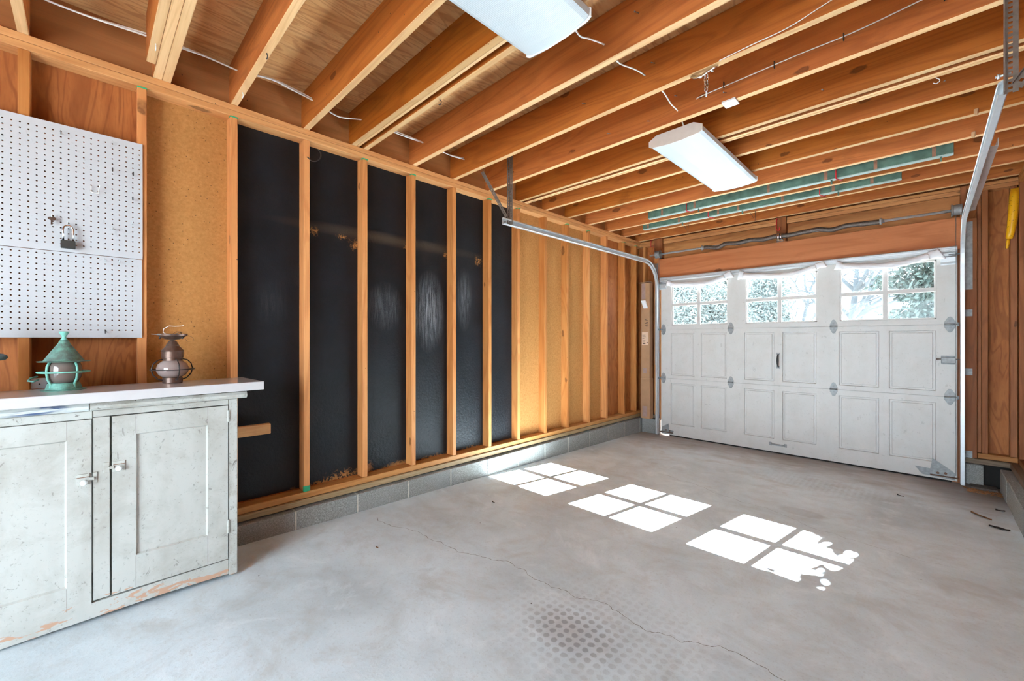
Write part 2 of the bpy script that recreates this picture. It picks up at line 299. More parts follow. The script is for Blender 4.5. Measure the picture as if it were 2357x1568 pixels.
# ---------------------------------------------------------------- mesh helpers
class MB:
    def __init__(s): s.b = bmesh.new()
    def box(s, x0, x1, y0, y1, z0, z1, bev=0.0):
        vs = [s.b.verts.new((x, y, z)) for x in (x0, x1) for y in (y0, y1) for z in (z0, z1)]
        fs = [s.b.faces.new([vs[i] for i in q]) for q in ((0, 1, 3, 2), (4, 6, 7, 5), (0, 4, 5, 1), (2, 3, 7, 6), (0, 2, 6, 4), (1, 5, 7, 3))]
        if bev:
            es = list({e for f in fs for e in f.edges}); bmesh.ops.bevel(s.b, geom=es, offset=bev, segments=1, affect='EDGES', profile=0.5)
        return s
    def obox(s, c, ax, ay, az, hx, hy, hz):
        """box with centre c and half sizes along three given axes"""
        c, ax, ay, az = (Vector(v) for v in (c, ax, ay, az)); vs = [s.b.verts.new(c + ax * hx * i + ay * hy * j + az * hz * k) for i in (-1, 1) for j in (-1, 1) for k in (-1, 1)]
        for q in ((0, 1, 3, 2), (4, 6, 7, 5), (0, 4, 5, 1), (2, 3, 7, 6), (0, 2, 6, 4), (1, 5, 7, 3)): s.b.faces.new([vs[i] for i in q])
        return s
    def prism(s, pts, d):
        """closed outline pts (3-D) pushed along vector d"""
        d = Vector(d); a = [s.b.verts.new(p) for p in pts]; b = [s.b.verts.new(Vector(p) + d) for p in pts]; n = len(pts)
        s.b.faces.new(a[::-1]); s.b.faces.new(b)
        for i in range(n): s.b.faces.new((a[i], a[(i + 1) % n], b[(i + 1) % n], b[i]))
        return s
    def tube(s, path, r, seg=8, caps=True, closed=False, flat=None):
        path = [Vector(p) for p in path]; n = len(path); rs = r if isinstance(r, (list, tuple)) else [r] * n; rings = []
        up = None
        for i, p in enumerate(path):
            a = path[(i - 1) % n] if (closed or i > 0) else p; b = path[(i + 1) % n] if (closed or i < n - 1) else p
            t = (b - a).normalized()
            if up is None: up = t.orthogonal().normalized()
            up = (up - t * up.dot(t)); up = up.normalized() if up.length > 1e-6 else t.orthogonal().normalized(); sd = t.cross(up)
            fl = flat or (1, 1)
            rings.append([s.b.verts.new(p + (up * math.cos(2 * math.pi * k / seg) * fl[0] + sd * math.sin(2 * math.pi * k / seg) * fl[1]) * rs[i]) for k in range(seg)])
        m = n if closed else n - 1
        for i in range(m):
            A, B = rings[i], rings[(i + 1) % n]
            for k in range(seg):
                f = s.b.faces.new((A[k], A[(k + 1) % seg], B[(k + 1) % seg], B[k])); f.smooth = True
        if caps and not closed: s.b.faces.new(rings[0][::-1]); s.b.faces.new(rings[-1])
        return s
    def cyl(s, a, b, r, seg=12, r2=None): return s.tube([a, b], [r, r if r2 is None else r2], seg)
    def lathe(s, prof, c=(0, 0, 0), seg=28, axis='z', smooth=True):
        c = Vector(c); rings = []
        for r, h in prof:
            ring = []
            for k in range(seg):
                a = 2 * math.pi * k / seg; u, v = r * math.cos(a), r * math.sin(a)
                ring.append(s.b.verts.new(c + (Vector((u, v, h)) if axis == 'z' else Vector((h, u, v)) if axis == 'x' else Vector((u, h, v)))))
            rings.append(ring)
        for A, B in zip(rings, rings[1:]):
            for k in range(seg):
                f = s.b.faces.new((A[k], A[(k + 1) % seg], B[(k + 1) % seg], B[k])); f.smooth = smooth
        s.b.faces.new(rings[0][::-1]); s.b.faces.new(rings[-1]); return s
    def grid(s, us, vs, holes, mp, front, deep, back, bev=0.012, through=False):
        """board in a plane with sunk panels (or openings); mp(u, v, d) gives the point"""
        V = lambda u, v, d: s.b.verts.new(mp(u, v, d))
        u0, u1, v0, v1 = us[0], us[-1], vs[0], vs[-1]
        inh = lambda a, b: any(h[0] - 1e-6 < a < h[1] + 1e-6 and h[2] - 1e-6 < b < h[3] + 1e-6 for h in holes)
        for a, b in zip(us, us[1:]):
            for c, d in zip(vs, vs[1:]):
                if inh((a + b) / 2, (c + d) / 2): continue
                s.b.faces.new([V(a, c, front), V(b, c, front), V(b, d, front), V(a, d, front)])
                s.b.faces.new([V(a, c, back), V(a, d, back), V(b, d, back), V(b, c, back)])
        for (a, b, c, d) in holes:
            o = [(a, c), (b, c), (b, d), (a, d)]; t = 0 if through else bev; i = [(a + t, c + t), (b - t, c + t), (b - t, d - t), (a + t, d - t)]
            dd = back if through else deep
            for k in range(4):
                p, q = o[k], o[(k + 1) % 4]; r, w_ = i[(k + 1) % 4], i[k]
                s.b.faces.new([V(*p, front), V(*q, front), V(*r, dd), V(*w_, dd)])
            if not through:
                s.b.faces.new([V(*x, dd) for x in i]); s.b.faces.new([V(*x, back) for x in o[::-1]])
        o = [(u0, v0), (u1, v0), (u1, v1), (u0, v1)]
        for k in range(4):
            p, q = o[k], o[(k + 1) % 4]; s.b.faces.new([V(*p, front), V(*p, back), V(*q, back), V(*q, front)])
        bmesh.ops.remove_doubles(s.b, verts=s.b.verts, dist=1e-5); bmesh.ops.recalc_face_normals(s.b, faces=s.b.faces); return s
    def out(s, name, mat, parent=None, loc=None, fix=True):
        if fix: bmesh.ops.recalc_face_normals(s.b, faces=s.b.faces)
        me = bpy.data.meshes.new(name); s.b.to_mesh(me); s.b.free()
        for m in (mat if isinstance(mat, (list, tuple)) else [mat]): me.materials.append(m)
        o = bpy.data.objects.new(name, me); C.objects.link(o)
        if parent is not None: o.parent = parent
        if loc is not None: o.location = loc
        return o

def empty(name, loc=(0, 0, 0), rz=0.0, parent=None):
    o = bpy.data.objects.new(name, None); C.objects.link(o); o.location = loc; o.rotation_euler[2] = rz; o.empty_display_size = 0.05
    if parent is not None: o.parent = parent
    return o
def tag(o, label, cat, group=None):
    o['label'] = label; o['category'] = cat
    if group: o['group'] = group
    return o
def struct(o, label=None, cat=None):
    o['kind'] = 'structure'
    if label: o['label'] = label
    if cat: o['category'] = cat
    return o
def copy_tree(o, parent=None):
    c = o.copy(); C.objects.link(c)
    if parent is not None: c.parent = parent
    for ch in [x for x in bpy.data.objects if x.parent == o]: copy_tree(ch, c)
    return c
fz = lambda y: -0.017 * y
rnd = random.Random(7)

# ---------------------------------------------------------------- floor
m = MB(); X0, X1, YB, YF = -3.12, 0.72, -2.1, 5.75
vs = [m.b.verts.new((x, y, fz(y) - d)) for d in (0, 0.12) for (x, y) in ((X0, YB), (X1, YB), (X1, YF), (X0, YF))]
m.b.faces.new(vs[:4]); m.b.faces.new(vs[4:][::-1])
for i in range(4): m.b.faces.new((vs[i], vs[(i + 1) % 4], vs[4 + (i + 1) % 4], vs[4 + i]))
floor = struct(m.out('floor', floor_m), 'stained grey concrete garage floor sloping to the overhead door', 'floor')
def crack(pts, wd, seed):
    r = random.Random(seed); P = [Vector(p) for p in pts]
    for it in range(3):
        Q = []
        for a, b in zip(P, P[1:]):
            mdd = (a + b) / 2; d = (b - a); nn = Vector((-d.y, d.x)); Q += [a, mdd + nn * r.uniform(-0.16, 0.16)]
        P = Q + [P[-1]]
    mm = MB(); prev = None
    for i, p in enumerate(P):
        a, b = P[max(0, i - 1)], P[min(len(P) - 1, i + 1)]; d = (b - a).normalized(); nn = Vector((-d.y, d.x)) * wd * r.uniform(0.4, 1.3) * (0.25 if i in (0, len(P) - 1) else 1)
        cur = [mm.b.verts.new((q.x, q.y, fz(q.y) + 0.0006)) for q in (p - nn, p + nn)]
        if prev: mm.b.faces.new((prev[0], prev[1], cur[1], cur[0]))
        prev = cur
    return mm
crack([(-2.726, 1.416), (-2.454, 1.449), (-2.207, 1.485), (-2.006, 1.517), (-1.831, 1.57), (-1.712, 1.614), (-1.673, 1.649), (-1.579, 1.637), (-1.534, 1.65), (-1.392, 1.638), (-1.287, 1.649), (-1.2, 1.641), (-1.161, 1.675), (-1.061, 1.71), (-0.995, 1.697), (-0.926, 1.681), (-0.848, 1.669), (-0.808, 1.7), (-0.721, 1.705), (-0.657, 1.757), (-0.6, 1.803), (-0.533, 1.809), (-0.469, 1.799), (-0.393, 1.781), (-0.2, 1.80), (0.1, 1.86), (0.44, 1.88)], 0.0013, 1).out('crack', crack_m, floor)
crack([(-1.837, 3.814), (-1.616, 3.768), (-1.375, 3.737), (-1.137, 3.644), (-0.936, 3.591), (-0.754, 3.544), (-0.58, 3.441), (-0.3, 3.40), (0.1, 3.38)], 0.0010, 2).out('crack', crack_m, floor)

# ---------------------------------------------------------------- left wall
WL = -3.03; SF = -2.94; PT0, PT1 = 2.541, 2.612
wl = struct(MB().box(WL - 0.02, WL, YB, YF, -0.1, 2.86).out('wall_left', ply_m), 'open stud wall with black, tan and plywood panels between the studs', 'wall')
MB().box(WL - 0.001, WL + 0.002, 0.219, 0.612, 0.19, 2.56).out('fibreboard_panel', fibre_m, wl)['label'] = 'tan fibreboard panel beside the pegboard'
MB().box(WL - 0.001, WL + 0.003, 0.612, 3.066, 0.205, 2.56).out('black_panel', black_m, wl)['label'] = 'black painted panel with chalky rub marks'
MB().box(WL - 0.001, WL + 0.002, 3.066, 4.705, 0.19, 2.56).out('fibreboard_panel', fibre_m, wl)['label'] = 'tan fibreboard panel towards the garage door'
SY = [-1.83, -1.42, -1.01, -0.60, -0.188, 0.219, 0.631, 1.045, 1.453, 1.863, 2.272, 2.692, 3.086, 3.505, 3.901, 4.325, 4.725, 5.158, 5.50]
gtip = plain('green_end_paint', (0.03, 0.36, 0.16), 0.7)
for i, y in enumerate(SY):
    r = random.Random(i); st = MB().box(WL + 0.001, SF + r.uniform(-0.002, 0.002), y - 0.038, y, 0.199, PT0, 0.003).out('stud', stud_m, wl)
    if y > 0.1 and i % 3 != 1: MB().box(SF - 0.03, SF + 0.0026, y - 0.0385, y + 0.0006, PT0 - 0.008, PT0 - 0.0005).out('paint_mark', gtip, st)
    if y == 1.045: MB().box(SF - 0.02, SF + 0.0026, y - 0.0385, y + 0.0006, 0.2, 0.235).out('paint_mark', gtip, st)
MB().box(WL + 0.001, SF, YB, 5.678, 2.577, PT1, 0.002).out('top_plate', plate_m, wl)
MB().box(WL + 0.001, SF + 0.001, YB, 5.678, PT0, 2.575, 0.002).out('top_plate', plate_m, wl)
MB().box(WL + 0.001, SF + 0.002, YB, 5.60, 0.157, 0.198, 0.003).out('sole_plate', plate_m, wl)
MB().box(WL - 0.01, SF + 0.016, YB, 5.60, 0.116, 0.155, 0.004).out('sole_plate', treat_m, wl)['label'] = 'greenish treated board under the sole plate'
BF = -2.89
m = MB(); y = 0.941 - 0.4125 * 9
while y < 5.5:
    a, b = y, min(y + 0.4125, 5.68); m.box(-3.12, BF + rnd.uniform(-0.002, 0.002), a + 0.004, b - 0.004, fz((a + b) / 2) - 0.05, 0.106, 0.004); y += 0.4125
fw = m.out('block_course', block_m, wl)
m = MB(); y = 0.941 - 0.4125 * 9
while y < 5.5: m.box(-3.11, BF - 0.003, y - 0.005, y + 0.005, fz(y) - 0.04, 0.103); y += 0.4125
m.out('mortar_joint', mortar_m, fw)

# ---------------------------------------------------------------- door wall (front of the garage)
FY = 5.59; FB = 5.68
wf = struct(empty('wall_front'), 'framed wall around the overhead door with a heavy header beam', 'wall')
m = MB()
for b in ((-3.05, -2.57, FB, FB + 0.02, -0.1, 2.86), (0.15, 0.70, FB, FB + 0.02, -0.02, 2.86), (-2.57, 0.15, FB, FB + 0.02, 2.03, 2.86)): m.box(*b)
m.out('plywood_panel', ply_m, wf)
MB().box(SF, 0.56, FY, FB - 0.001, 2.571, 2.600, 0.002).out('top_plate', platex_m, wf)
MB().box(SF, 0.56, FY - 0.001, FB - 0.001, 2.532, 2.569, 0.002).out('top_plate', platex_m, wf)
MB().box(-2.67, 0.21, FY - 0.012, FB - 0.001, 2.035, 2.327, 0.003).out('header_beam', header_m, wf)['label'] = 'wide reddish header board above the door'
MB().box(-2.60, 0.205, FY + 0.028, FB - 0.001, 2.330, 2.530, 0.002).out('header_beam', platex_m, wf)['label'] = 'set-back board over the header'
MB().box(-2.708, -2.600, FY - 0.045, FY + 0.03, 2.345, 2.606, 0.003).out('bearing_block', dark_m, wf)
MB().box(-1.236, -1.142, FY - 0.045, FY + 0.028, 2.328, 2.606, 0.003).out('bearing_block', dark_m, wf)
MB().box(0.205, 0.245, FY - 0.02, FY + 0.06, 2.30, 2.60, 0.003).out('bearing_block', dark_m, wf)
for (a, b, yy, mat) in ((-2.905, -2.867, FY, stud_m), (-2.73, -2.692, FY, stud_m), (-2.69, -2.652, FY, stud_m), (-2.65, -2.575, FY, stud_m), (0.150, 0.226, FY, dark_m), (0.31, 0.336, FY + 0.03, dark_m), (0.337, 0.375, FY, dark_m), (0.50, 0.542, FY, dark_m)):
    z0 = 0.115 if a < -2 or a > 0.3 else -0.05
    if a == -2.65 or a == 0.150: MB().box(a, b, FY, FB - 0.001, z0 if a < 0 else -0.10, 2.034, 0.003).out('door_jamb', mat, wf)
    else: MB().box(a, b, yy, FB - 0.001, 0.198 if a > 0 else 0.158, 2.531, 0.003).out('stud', mat, wf)
MB().box(0.228, 0.309, FY - 0.015, FY + 0.02, 0.150, 2.30, 0.003).out('jamb_board', dark_m, wf)['label'] = 'oil stained board holding the track brackets'
MB().box(0.312, 0.545, FY, FB - 0.001, 0.152, 0.197, 0.003).out('sole_plate', platex_m, wf)
MB().box(0.22, 0.545, FY - 0.03, FB - 0.001, 0.105, 0.150, 0.004).out('sole_plate', gray_m, wf)
MB().box(SF, -2.66, FY, FB - 0.001, 0.113, 0.157, 0.003).out('sole_plate', gray_m, wf)
MB().box(-2.889, -2.63, 5.54, FB, -0.15, 0.100, 0.004).out('concrete_block', block_m, wf)
MB().box(0.236, 0.346, 5.54, FB, -0.08, 0.100, 0.006).out('concrete_block', block_m, wf)
m = MB().box(0.348, 0.70, 5.60, 5.69, -0.15, 0.100); m.out('block_cavity', void_m, wf)

# ---------------------------------------------------------------- right wall
RF = 0.545; RWX = 0.634
RO1 = YB
wr = struct(MB().box(RWX, RWX + 0.02, YB, YF, -0.1, 2.86).out('wall_right', ply_m), 'open stud wall close to the right side of the room', 'wall')
for i in range(20):
    y = 5.575 - i * 0.4075
    if y > RO1 + 0.04: MB().box(RF, RWX - 0.001, y - 0.038, y, 0.199, PT0, 0.003).out('stud', dark_m, wr)
MB().box(RF, RWX - 0.001, YB, 5.589, 2.577, PT1, 0.002).out('top_plate', plate_m, wr)
MB().box(RF, RWX - 0.001, YB, 5.589, PT0, 2.575, 0.002).out('top_plate', plate_m, wr)
oldy_m = wood('old_plate_wood', 'y', (0.30, 0.13, 0.055), (0.22, 0.085, 0.03), (0.12, 0.035, 0.01), knots=0.3)
grayy_m = wood('weathered_plate', 'y', (0.20, 0.14, 0.095), (0.13, 0.09, 0.06), (0.06, 0.04, 0.025), knots=0.0)
MB().box(RF - 0.002, RWX - 0.001, RO1, 5.555, 0.157, 0.198, 0.003).out('sole_plate', oldy_m, wr)
MB().box(0.497, RWX, RO1, 5.555, 0.106, 0.155, 0.004).out('sole_plate', grayy_m, wr)
m = MB(); y = 5.53
while y > RO1:
    b, a = y, max(y - 0.4125, RO1); m.box(0.440 + rnd.uniform(-0.002, 0.002), 0.70, a + 0.004, b - 0.004, fz((a + b) / 2) - 0.05, 0.094, 0.005); y -= 0.4125
fr_ = m.out('block_course', block_m, wr)
m = MB(); y = 5.53 - 0.4125
while y > RO1 + 0.1: m.box(0.443, 0.69, y - 0.005, y + 0.005, fz(y) - 0.04, 0.091); y -= 0.4125
m.out('mortar_joint', mortar_m, fr_)

# ---------------------------------------------------------------- unseen rear wall; its tall opening is added to let in fill daylight
m = MB()
for b in ((-3.05, -1.75), (0.42, 0.66)): m.box(b[0], b[1], YB - 0.04, YB, -0.1, 2.86)
m.box(-1.75, 0.42, YB - 0.04, YB, 2.10, 2.86)
wb = struct(m.out('wall_rear', ply_m), 'plywood rear wall with an opening added for fill daylight', 'wall')

# ---------------------------------------------------------------- ceiling: plywood deck, joists, rims
JB, JT = 2.6125, 2.858
cl = struct(MB().box(-3.05, 0.66, YB, YF, JT, JT + 0.02).out('ceiling', deck_m), 'plywood deck on bare wooden joists', 'ceiling')
MB().box(-3.029, -2.992, YB, 5.675, JB, JT, 0.002).out('rim_joist', rim_m, cl)
MB().box(0.596, 0.633, YB, 5.675, JB, JT, 0.002).out('rim_joist', rim_m, cl)
joists = []
jedge_lit_m = wood('joist_edge_lit_wood', 'x', (0.78, 0.50, 0.25), (0.70, 0.40, 0.17), (0.50, 0.23, 0.08), knots=0.5, stain=0.2)  # paler wood for joist undersides: cut-edge tone plus painted-in floor bounce
def joist(y0, y1, xa=-2.991, xb=0.595, z0=JB, lab=None):
    o = MB().box(xa, xb, y0, y1, z0, JT - 0.001, 0.003).out('joist', [joist_m, jedge_lit_m], cl); joists.append(o)
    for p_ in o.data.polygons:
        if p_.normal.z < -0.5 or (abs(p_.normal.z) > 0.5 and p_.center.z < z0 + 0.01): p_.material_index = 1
    if lab: o['label'] = lab
    return o
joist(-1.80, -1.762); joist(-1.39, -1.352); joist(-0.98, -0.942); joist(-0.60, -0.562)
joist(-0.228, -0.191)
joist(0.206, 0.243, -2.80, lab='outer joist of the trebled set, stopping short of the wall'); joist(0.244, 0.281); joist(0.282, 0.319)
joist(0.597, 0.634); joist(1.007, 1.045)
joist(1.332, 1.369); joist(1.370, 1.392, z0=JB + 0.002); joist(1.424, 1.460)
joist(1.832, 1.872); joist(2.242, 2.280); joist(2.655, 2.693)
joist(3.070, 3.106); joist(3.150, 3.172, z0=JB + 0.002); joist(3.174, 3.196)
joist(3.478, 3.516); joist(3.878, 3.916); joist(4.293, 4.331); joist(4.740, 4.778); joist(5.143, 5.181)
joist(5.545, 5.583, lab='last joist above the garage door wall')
def nail(a, b, r=0.0018, mat=dsteel_m):
    a, b = Vector(a), Vector(b); d = (b - a).normalized(); MB().cyl(a, b, r, 8).cyl(b, b + d * 0.0012, r * 2.2, 8).out('nail', mat, cl)
for (x, y, z) in ((-0.973, 1.832, 2.754), (-1.092, 2.242, 2.764), (-1.56, 2.242, 2.72), (-1.143, 2.655, 2.769), (-0.849, 2.655, 2.671), (-1.324, 2.655, 2.675), (-0.444, 3.070, 2.691), (-1.635, 2.655, 2.699), (-1.9, 3.174, 2.70), (0.13, 2.655, 2.74), (0.06, 3.478, 2.70)):
    nail((x, y + 0.01, z + 0.004), (x + rnd.uniform(-0.006, 0.006), y - 0.036, z - 0.012))

# ---------------------------------------------------------------- short board nailed to the stud over the cabinet end
tag(MB().box(-2.937, -2.90, 0.50, 0.799, 0.627, 0.690, 0.003).out('wood_offcut', wood('offcut_wood', 'y', (0.72, 0.40, 0.17), (0.64, 0.32, 0.12), (0.5, 0.2, 0.06), knots=0.3)), 'short raw board sticking out past the cabinet end over the black panel', 'board')

# ---------------------------------------------------------------- overhead garage door
DY = 5.55; DX0, DX1 = -2.612, 0.186
gd = struct(empty('door_1', (0, 0, 0)), 'white panelled overhead garage door with a row of windows', 'garage door')
mp = lambda u, v, d: (u, DY + d, v)
cols = [(-2.475, -2.160), (-2.079, -1.768), (-1.573, -1.260), (-1.177, -0.862), (-0.669, -0.350), (-0.276, 0.050)]
def section(z0, z1, pz0, pz1):
    holes = [(a, b, pz0, pz1) for a, b in cols]; us = sorted({DX0, DX1, *[c for q in cols for c in q]})
    m = MB().grid(us, [z0, pz0, pz1, z1], holes, mp, 0.0, 0.012, 0.036, 0.005)
    for a, b in cols:   # the raised field of each panel
        m.box(a + 0.020, b - 0.020, DY + 0.0045, DY + 0.012, pz0 + 0.020, pz1 - 0.020, 0.004)
    return m.out('door_section', door_m, gd, fix=False)
bot = section(-0.078, 0.6835, 0.070, 0.625); mid = section(0.6875, 1.3465, 0.731, 1.296)
wins = [(-2.465, -1.755), (-1.560, -0.855), (-0.661, 0.053)]; wz0, wz1 = 1.402, 1.955
us = sorted({DX0, DX1, *[c for q in wins for c in q]})
m = MB().grid(us, [1.3505, wz0, wz1, 2.062], [(a, b, wz0, wz1) for a, b in wins], mp, 0.0, 0.0, 0.036, 0, True)
top = m.out('door_section', door_m, gd, fix=False)
for a, b in wins:
    c = (a + b) / 2; zc = (wz0 + wz1) / 2; m = MB()
    m.box(c - 0.020, c + 0.020, DY + 0.004, DY + 0.032, wz0, wz1, 0.003).box(a, b, DY + 0.0045, DY + 0.0315, zc - 0.019, zc + 0.019, 0.003)
    for (p, q, r, t) in ((a, a + 0.016, wz0, wz1), (b - 0.016, b, wz0, wz1), (a, b, wz0, wz0 + 0.014), (a, b, wz1 - 0.014, wz1)): m.box(p, q, DY + 0.008, DY + 0.026, r, t, 0.002)
    fr = m.out('window_frame', door_m, gd)
    MB().box(a + 0.002, b - 0.002, DY + 0.016, DY + 0.019, wz0 + 0.002, wz1 - 0.002).out('glass_pane', glass_m, fr)
# horizontal strut at the top
m = MB(); prof = [(5.549, 2.004), (5.538, 2.004), (5.528, 2.016), (5.528, 2.022), (5.534, 2.028), (5.534, 2.040), (5.528, 2.046), (5.528, 2.052), (5.538, 2.062), (5.549, 2.062)]
for z in (0.6855, 1.3485): MB().box(DX0 + 0.01, DX1 - 0.01, DY + 0.014, DY + 0.034, z - 0.015, z + 0.015).out('joint_lip', door_m, gd)
m.prism([(DX0 - 0.015, a, b) for a, b in prof], (DX1 - DX0 + 0.015, 0, 0)); m.out('strut', steel_m, gd)
# bottom weather strip
MB().box(-2.50, 0.15, DY + 0.004, DY + 0.032, -0.092, -0.079).out('weather_strip', void_m, gd)
def hinge(x, z, s=1.0, roller=0):
    h = empty('hinge', (x, DY, z), 0, gd); wd = 0.032 * s
    up = [(-wd, 0, 0.004), (wd, 0, 0.004), (wd, 0, 0.024), (0.012, 0, 0.068), (0, 0, 0.073), (-0.012, 0, 0.068), (-wd, 0, 0.024)]
    MB().prism(up, (0, -0.0035, 0)).out('hinge_leaf', dsteel_m, h)
    dn = [(a, b, -c) for a, b, c in up]; MB().prism(dn, (0, -0.0035, 0)).out('hinge_leaf', dsteel_m, h)
    m = MB().cyl((-wd, -0.009, 0), (wd, -0.009, 0), 0.008, 12)
    for zz in (0.055, 0.028, -0.028, -0.055): m.cyl((0, -0.003, zz), (0, -0.007, zz), 0.0045, 8)
    m.out('hinge_knuckle', dsteel_m, h)
    if roller:
        MB().cyl((0, -0.018, 0), (roller * 0.055, -0.018, 0), 0.0045, 8).cyl((roller * 0.045, -0.018, 0), (roller * 0.058, -0.018, 0), 0.018, 14).out('roller', dsteel_m, h)
    return h
for z in (1.3485, 0.6855):
    hinge(-2.578, z, 1.0, -1); hinge(-1.722, z); hinge(-0.712, z); hinge(0.140, z, 1.15, 1)
# top roller brackets
for x, sg in ((-2.585, -1), (0.130, 1)):
    b = empty('roller_bracket', (x, DY, 1.95), 0, gd)
    MB().box(-0.050, 0.050, -0.004, 0, -0.055, 0.050).out('plate', steel_m, b)
    m = MB(); m.prism([(-0.05, -0.004, -0.045), (-0.05, -0.030, -0.03), (-0.05, -0.030, 0.012), (-0.05, -0.004, 0.028)], (0.1, 0, 0)); m.out('carrier', steel_m, b)
    MB().cyl((0, -0.022, 0.035), (sg * 0.075, -0.022, 0.035), 0.005, 8).out('roller', dsteel_m, b)
# corner brackets at the bottom
for sx in (-1, 1):
    x = -2.60 if sx < 0 else 0.172; z = -0.07; o = empty('corner_bracket', (x, DY, z), 0, gd)
    pts = [(0, 0, 0), (-sx * 0.215, 0, 0.012), (-sx * 0.265, 0, 0.080), (-sx * 0.16, 0, 0.075), (-sx * 0.145, 0, 0.175), (-sx * 0.02, 0, 0.080), (0, 0, 0.06)]
    if sx < 0: pts = [(0, 0, 0), (0.14, 0, 0.0), (0.165, 0, 0.05), (0.10, 0, 0.055), (0.092, 0, 0.14), (0, 0, 0.085)]
    MB().prism(pts, (0, -0.004, 0)).out('plate', dsteel_m, o)
    m = MB()
    for (a, b) in (((0.05, 0.045), (0.11, 0.045), (0.13, 0.020)) if 0 else ((0.06, 0.05), (0.11, 0.045))): m.cyl((-sx * a, -0.004, b), (-sx * a, -0.006, b), 0.011, 14)
    m.cyl((-sx * 0.16, -0.012, 0.022), (sx * 0.02, -0.012, 0.022), 0.006, 10).out('axle', plain('rusty_steel', (0.16, 0.08, 0.05), 0.7), o)
# pull handle and lift handle
h = empty('pull_handle', (-1.218, DY, 0.97), 0, gd)
for s_ in (-1, 1): MB().box(-0.019, 0.019, -0.004, 0, s_ * 0.078 - 0.013, s_ * 0.078 + 0.013, 0.002).out('mounting_plate', dsteel_m, h)
MB().tube([(0, -0.004, -0.072), (0, -0.022, -0.060), (0, -0.033, -0.035), (0, -0.036, 0), (0, -0.033, 0.035), (0, -0.022, 0.060), (0, -0.004, 0.072)], [0.008, 0.008, 0.010, 0.012, 0.010, 0.008, 0.008], 12).out('grip', blackiron_m, h)
h = empty('lift_handle', (-1.221, DY, 0.009), 0, gd)
for s_ in (-1, 1): MB().box(s_ * 0.074 - 0.013, s_ * 0.074 + 0.013, -0.004, 0, -0.019, 0.019, 0.002).out('mounting_plate', dsteel_m, h)
MB().box(-0.065, 0.065, -0.026, -0.014, -0.009, 0.009, 0.004).box(-0.068, -0.056, -0.02, 0, -0.008, 0.008).box(0.056, 0.068, -0.02, 0, -0.008, 0.008).out('grip', dsteel_m, h)
# slide lock
h = empty('slide_lock', (0.128, DY, 1.022), 0, gd)
MB().box(-0.046, 0.046, -0.003, 0, -0.040, 0.040).out('plate', dsteel_m, h)
MB().box(-0.046, 0.046, -0.024, -0.003, -0.028, 0.026, 0.003).out('housing', dsteel_m, h)
MB().box(-0.078, 0.085, -0.012, -0.006, 0.002, 0.014).box(-0.078, -0.060, -0.020, -0.004, -0.002, 0.016).out('bolt', plain('rusty_bolt', (0.12, 0.07, 0.05), 0.6), h)

# ---------------------------------------------------------------- rolled cloths tucked over the windows
def rolled(name_lab, path, rad, tip, ear):
    r = random.Random(len(path)); m = MB(); P = [Vector(p) for p in path]; Q = []; RR = []
    for i in range(len(P) - 1):
        for k in range(6):
            t = k / 6; Q.append(P[i].lerp(P[i + 1], t)); RR.append(rad[i] * (1 - t) + rad[i + 1] * t)
    Q.append(P[-1]); RR.append(rad[-1]); m.tube(Q, RR, 20, flat=(1.0, 0.8))
    for v in m.b.verts:
        n = math.sin(v.co.x * 47 + v.co.z * 160) * 0.0035 + math.sin(v.co.x * 18 + v.co.z * 290) * 0.003; v.co.z += n; v.co.y += n * 0.7
        v.co.y = min(v.co.y, DY - 0.0015)
    o = m.out('rolled_cloth', cloth_m); tag(o, name_lab, 'cloth', 'rolled cloths over the garage door windows')
    # flared fold at the left end, pointed fold at the right end
    def cone(c, dirn, up, L, w0, w1):
        c, dirn, up = Vector(c), Vector(dirn).normalized(), Vector(up).normalized(); sd = dirn.cross(up); mm = MB(); rings = []
        for j in range(7):
            t = j / 6; ww = w0 + (w1 - w0) * t ** 1.3; rings.append([mm.b.verts.new(c + dirn * L * t + (up * math.cos(a) * ww * (1 + 0.12 * math.sin(3 * a + j)) + sd * math.sin(a) * ww * 0.45)) for a in [2 * math.pi * k / 18 for k in range(18)]])
        for A, B in zip(rings, rings[1:]):
            for k in range(18): f = mm.b.faces.new((A[k], A[(k + 1) % 18], B[(k + 1) % 18], B[k])); f.smooth = True
        cen = mm.b.verts.new(c + dirn * L * 0.6)
        for k in range(18): mm.b.faces.new((rings[-1][k], rings[-1][(k + 1) % 18], cen))
        mm.b.faces.new(rings[0][::-1])
        for v in mm.b.verts: v.co.y = min(v.co.y, DY - 0.0015)
        return mm.out('fold', cloth_m, o)
    cone(path[0], (-0.6, -0.1, 0.25), (0.25, 0, 1), 0.055, rad[0], rad[0] * 1.35)
    cone(path[-1], tip, (-0.5, 0, 1), ear[0], rad[-1], ear[1])
    return o
rolled('white rolled cloth sagging over the window furthest from the yellow tube', [(-2.46, 5.515, 1.955), (-2.36, 5.512, 1.945), (-2.12, 5.512, 1.928), (-1.95, 5.512, 1.932), (-1.83, 5.512, 1.965), (-1.78, 5.512, 1.985)], [0.030, 0.028, 0.034, 0.030, 0.032, 0.034], (1, 0, 0.35), (0.09, 0.052))
rolled('white rolled cloth over the middle window, long and thin with a raised end', [(-1.57, 5.512, 1.972), (-1.47, 5.510, 1.962), (-1.20, 5.510, 1.935), (-1.04, 5.512, 1.945), (-0.90, 5.512, 1.985), (-0.86, 5.512, 1.995)], [0.044, 0.038, 0.030, 0.030, 0.030, 0.030], (1, 0, 0.25), (0.085, 0.036))
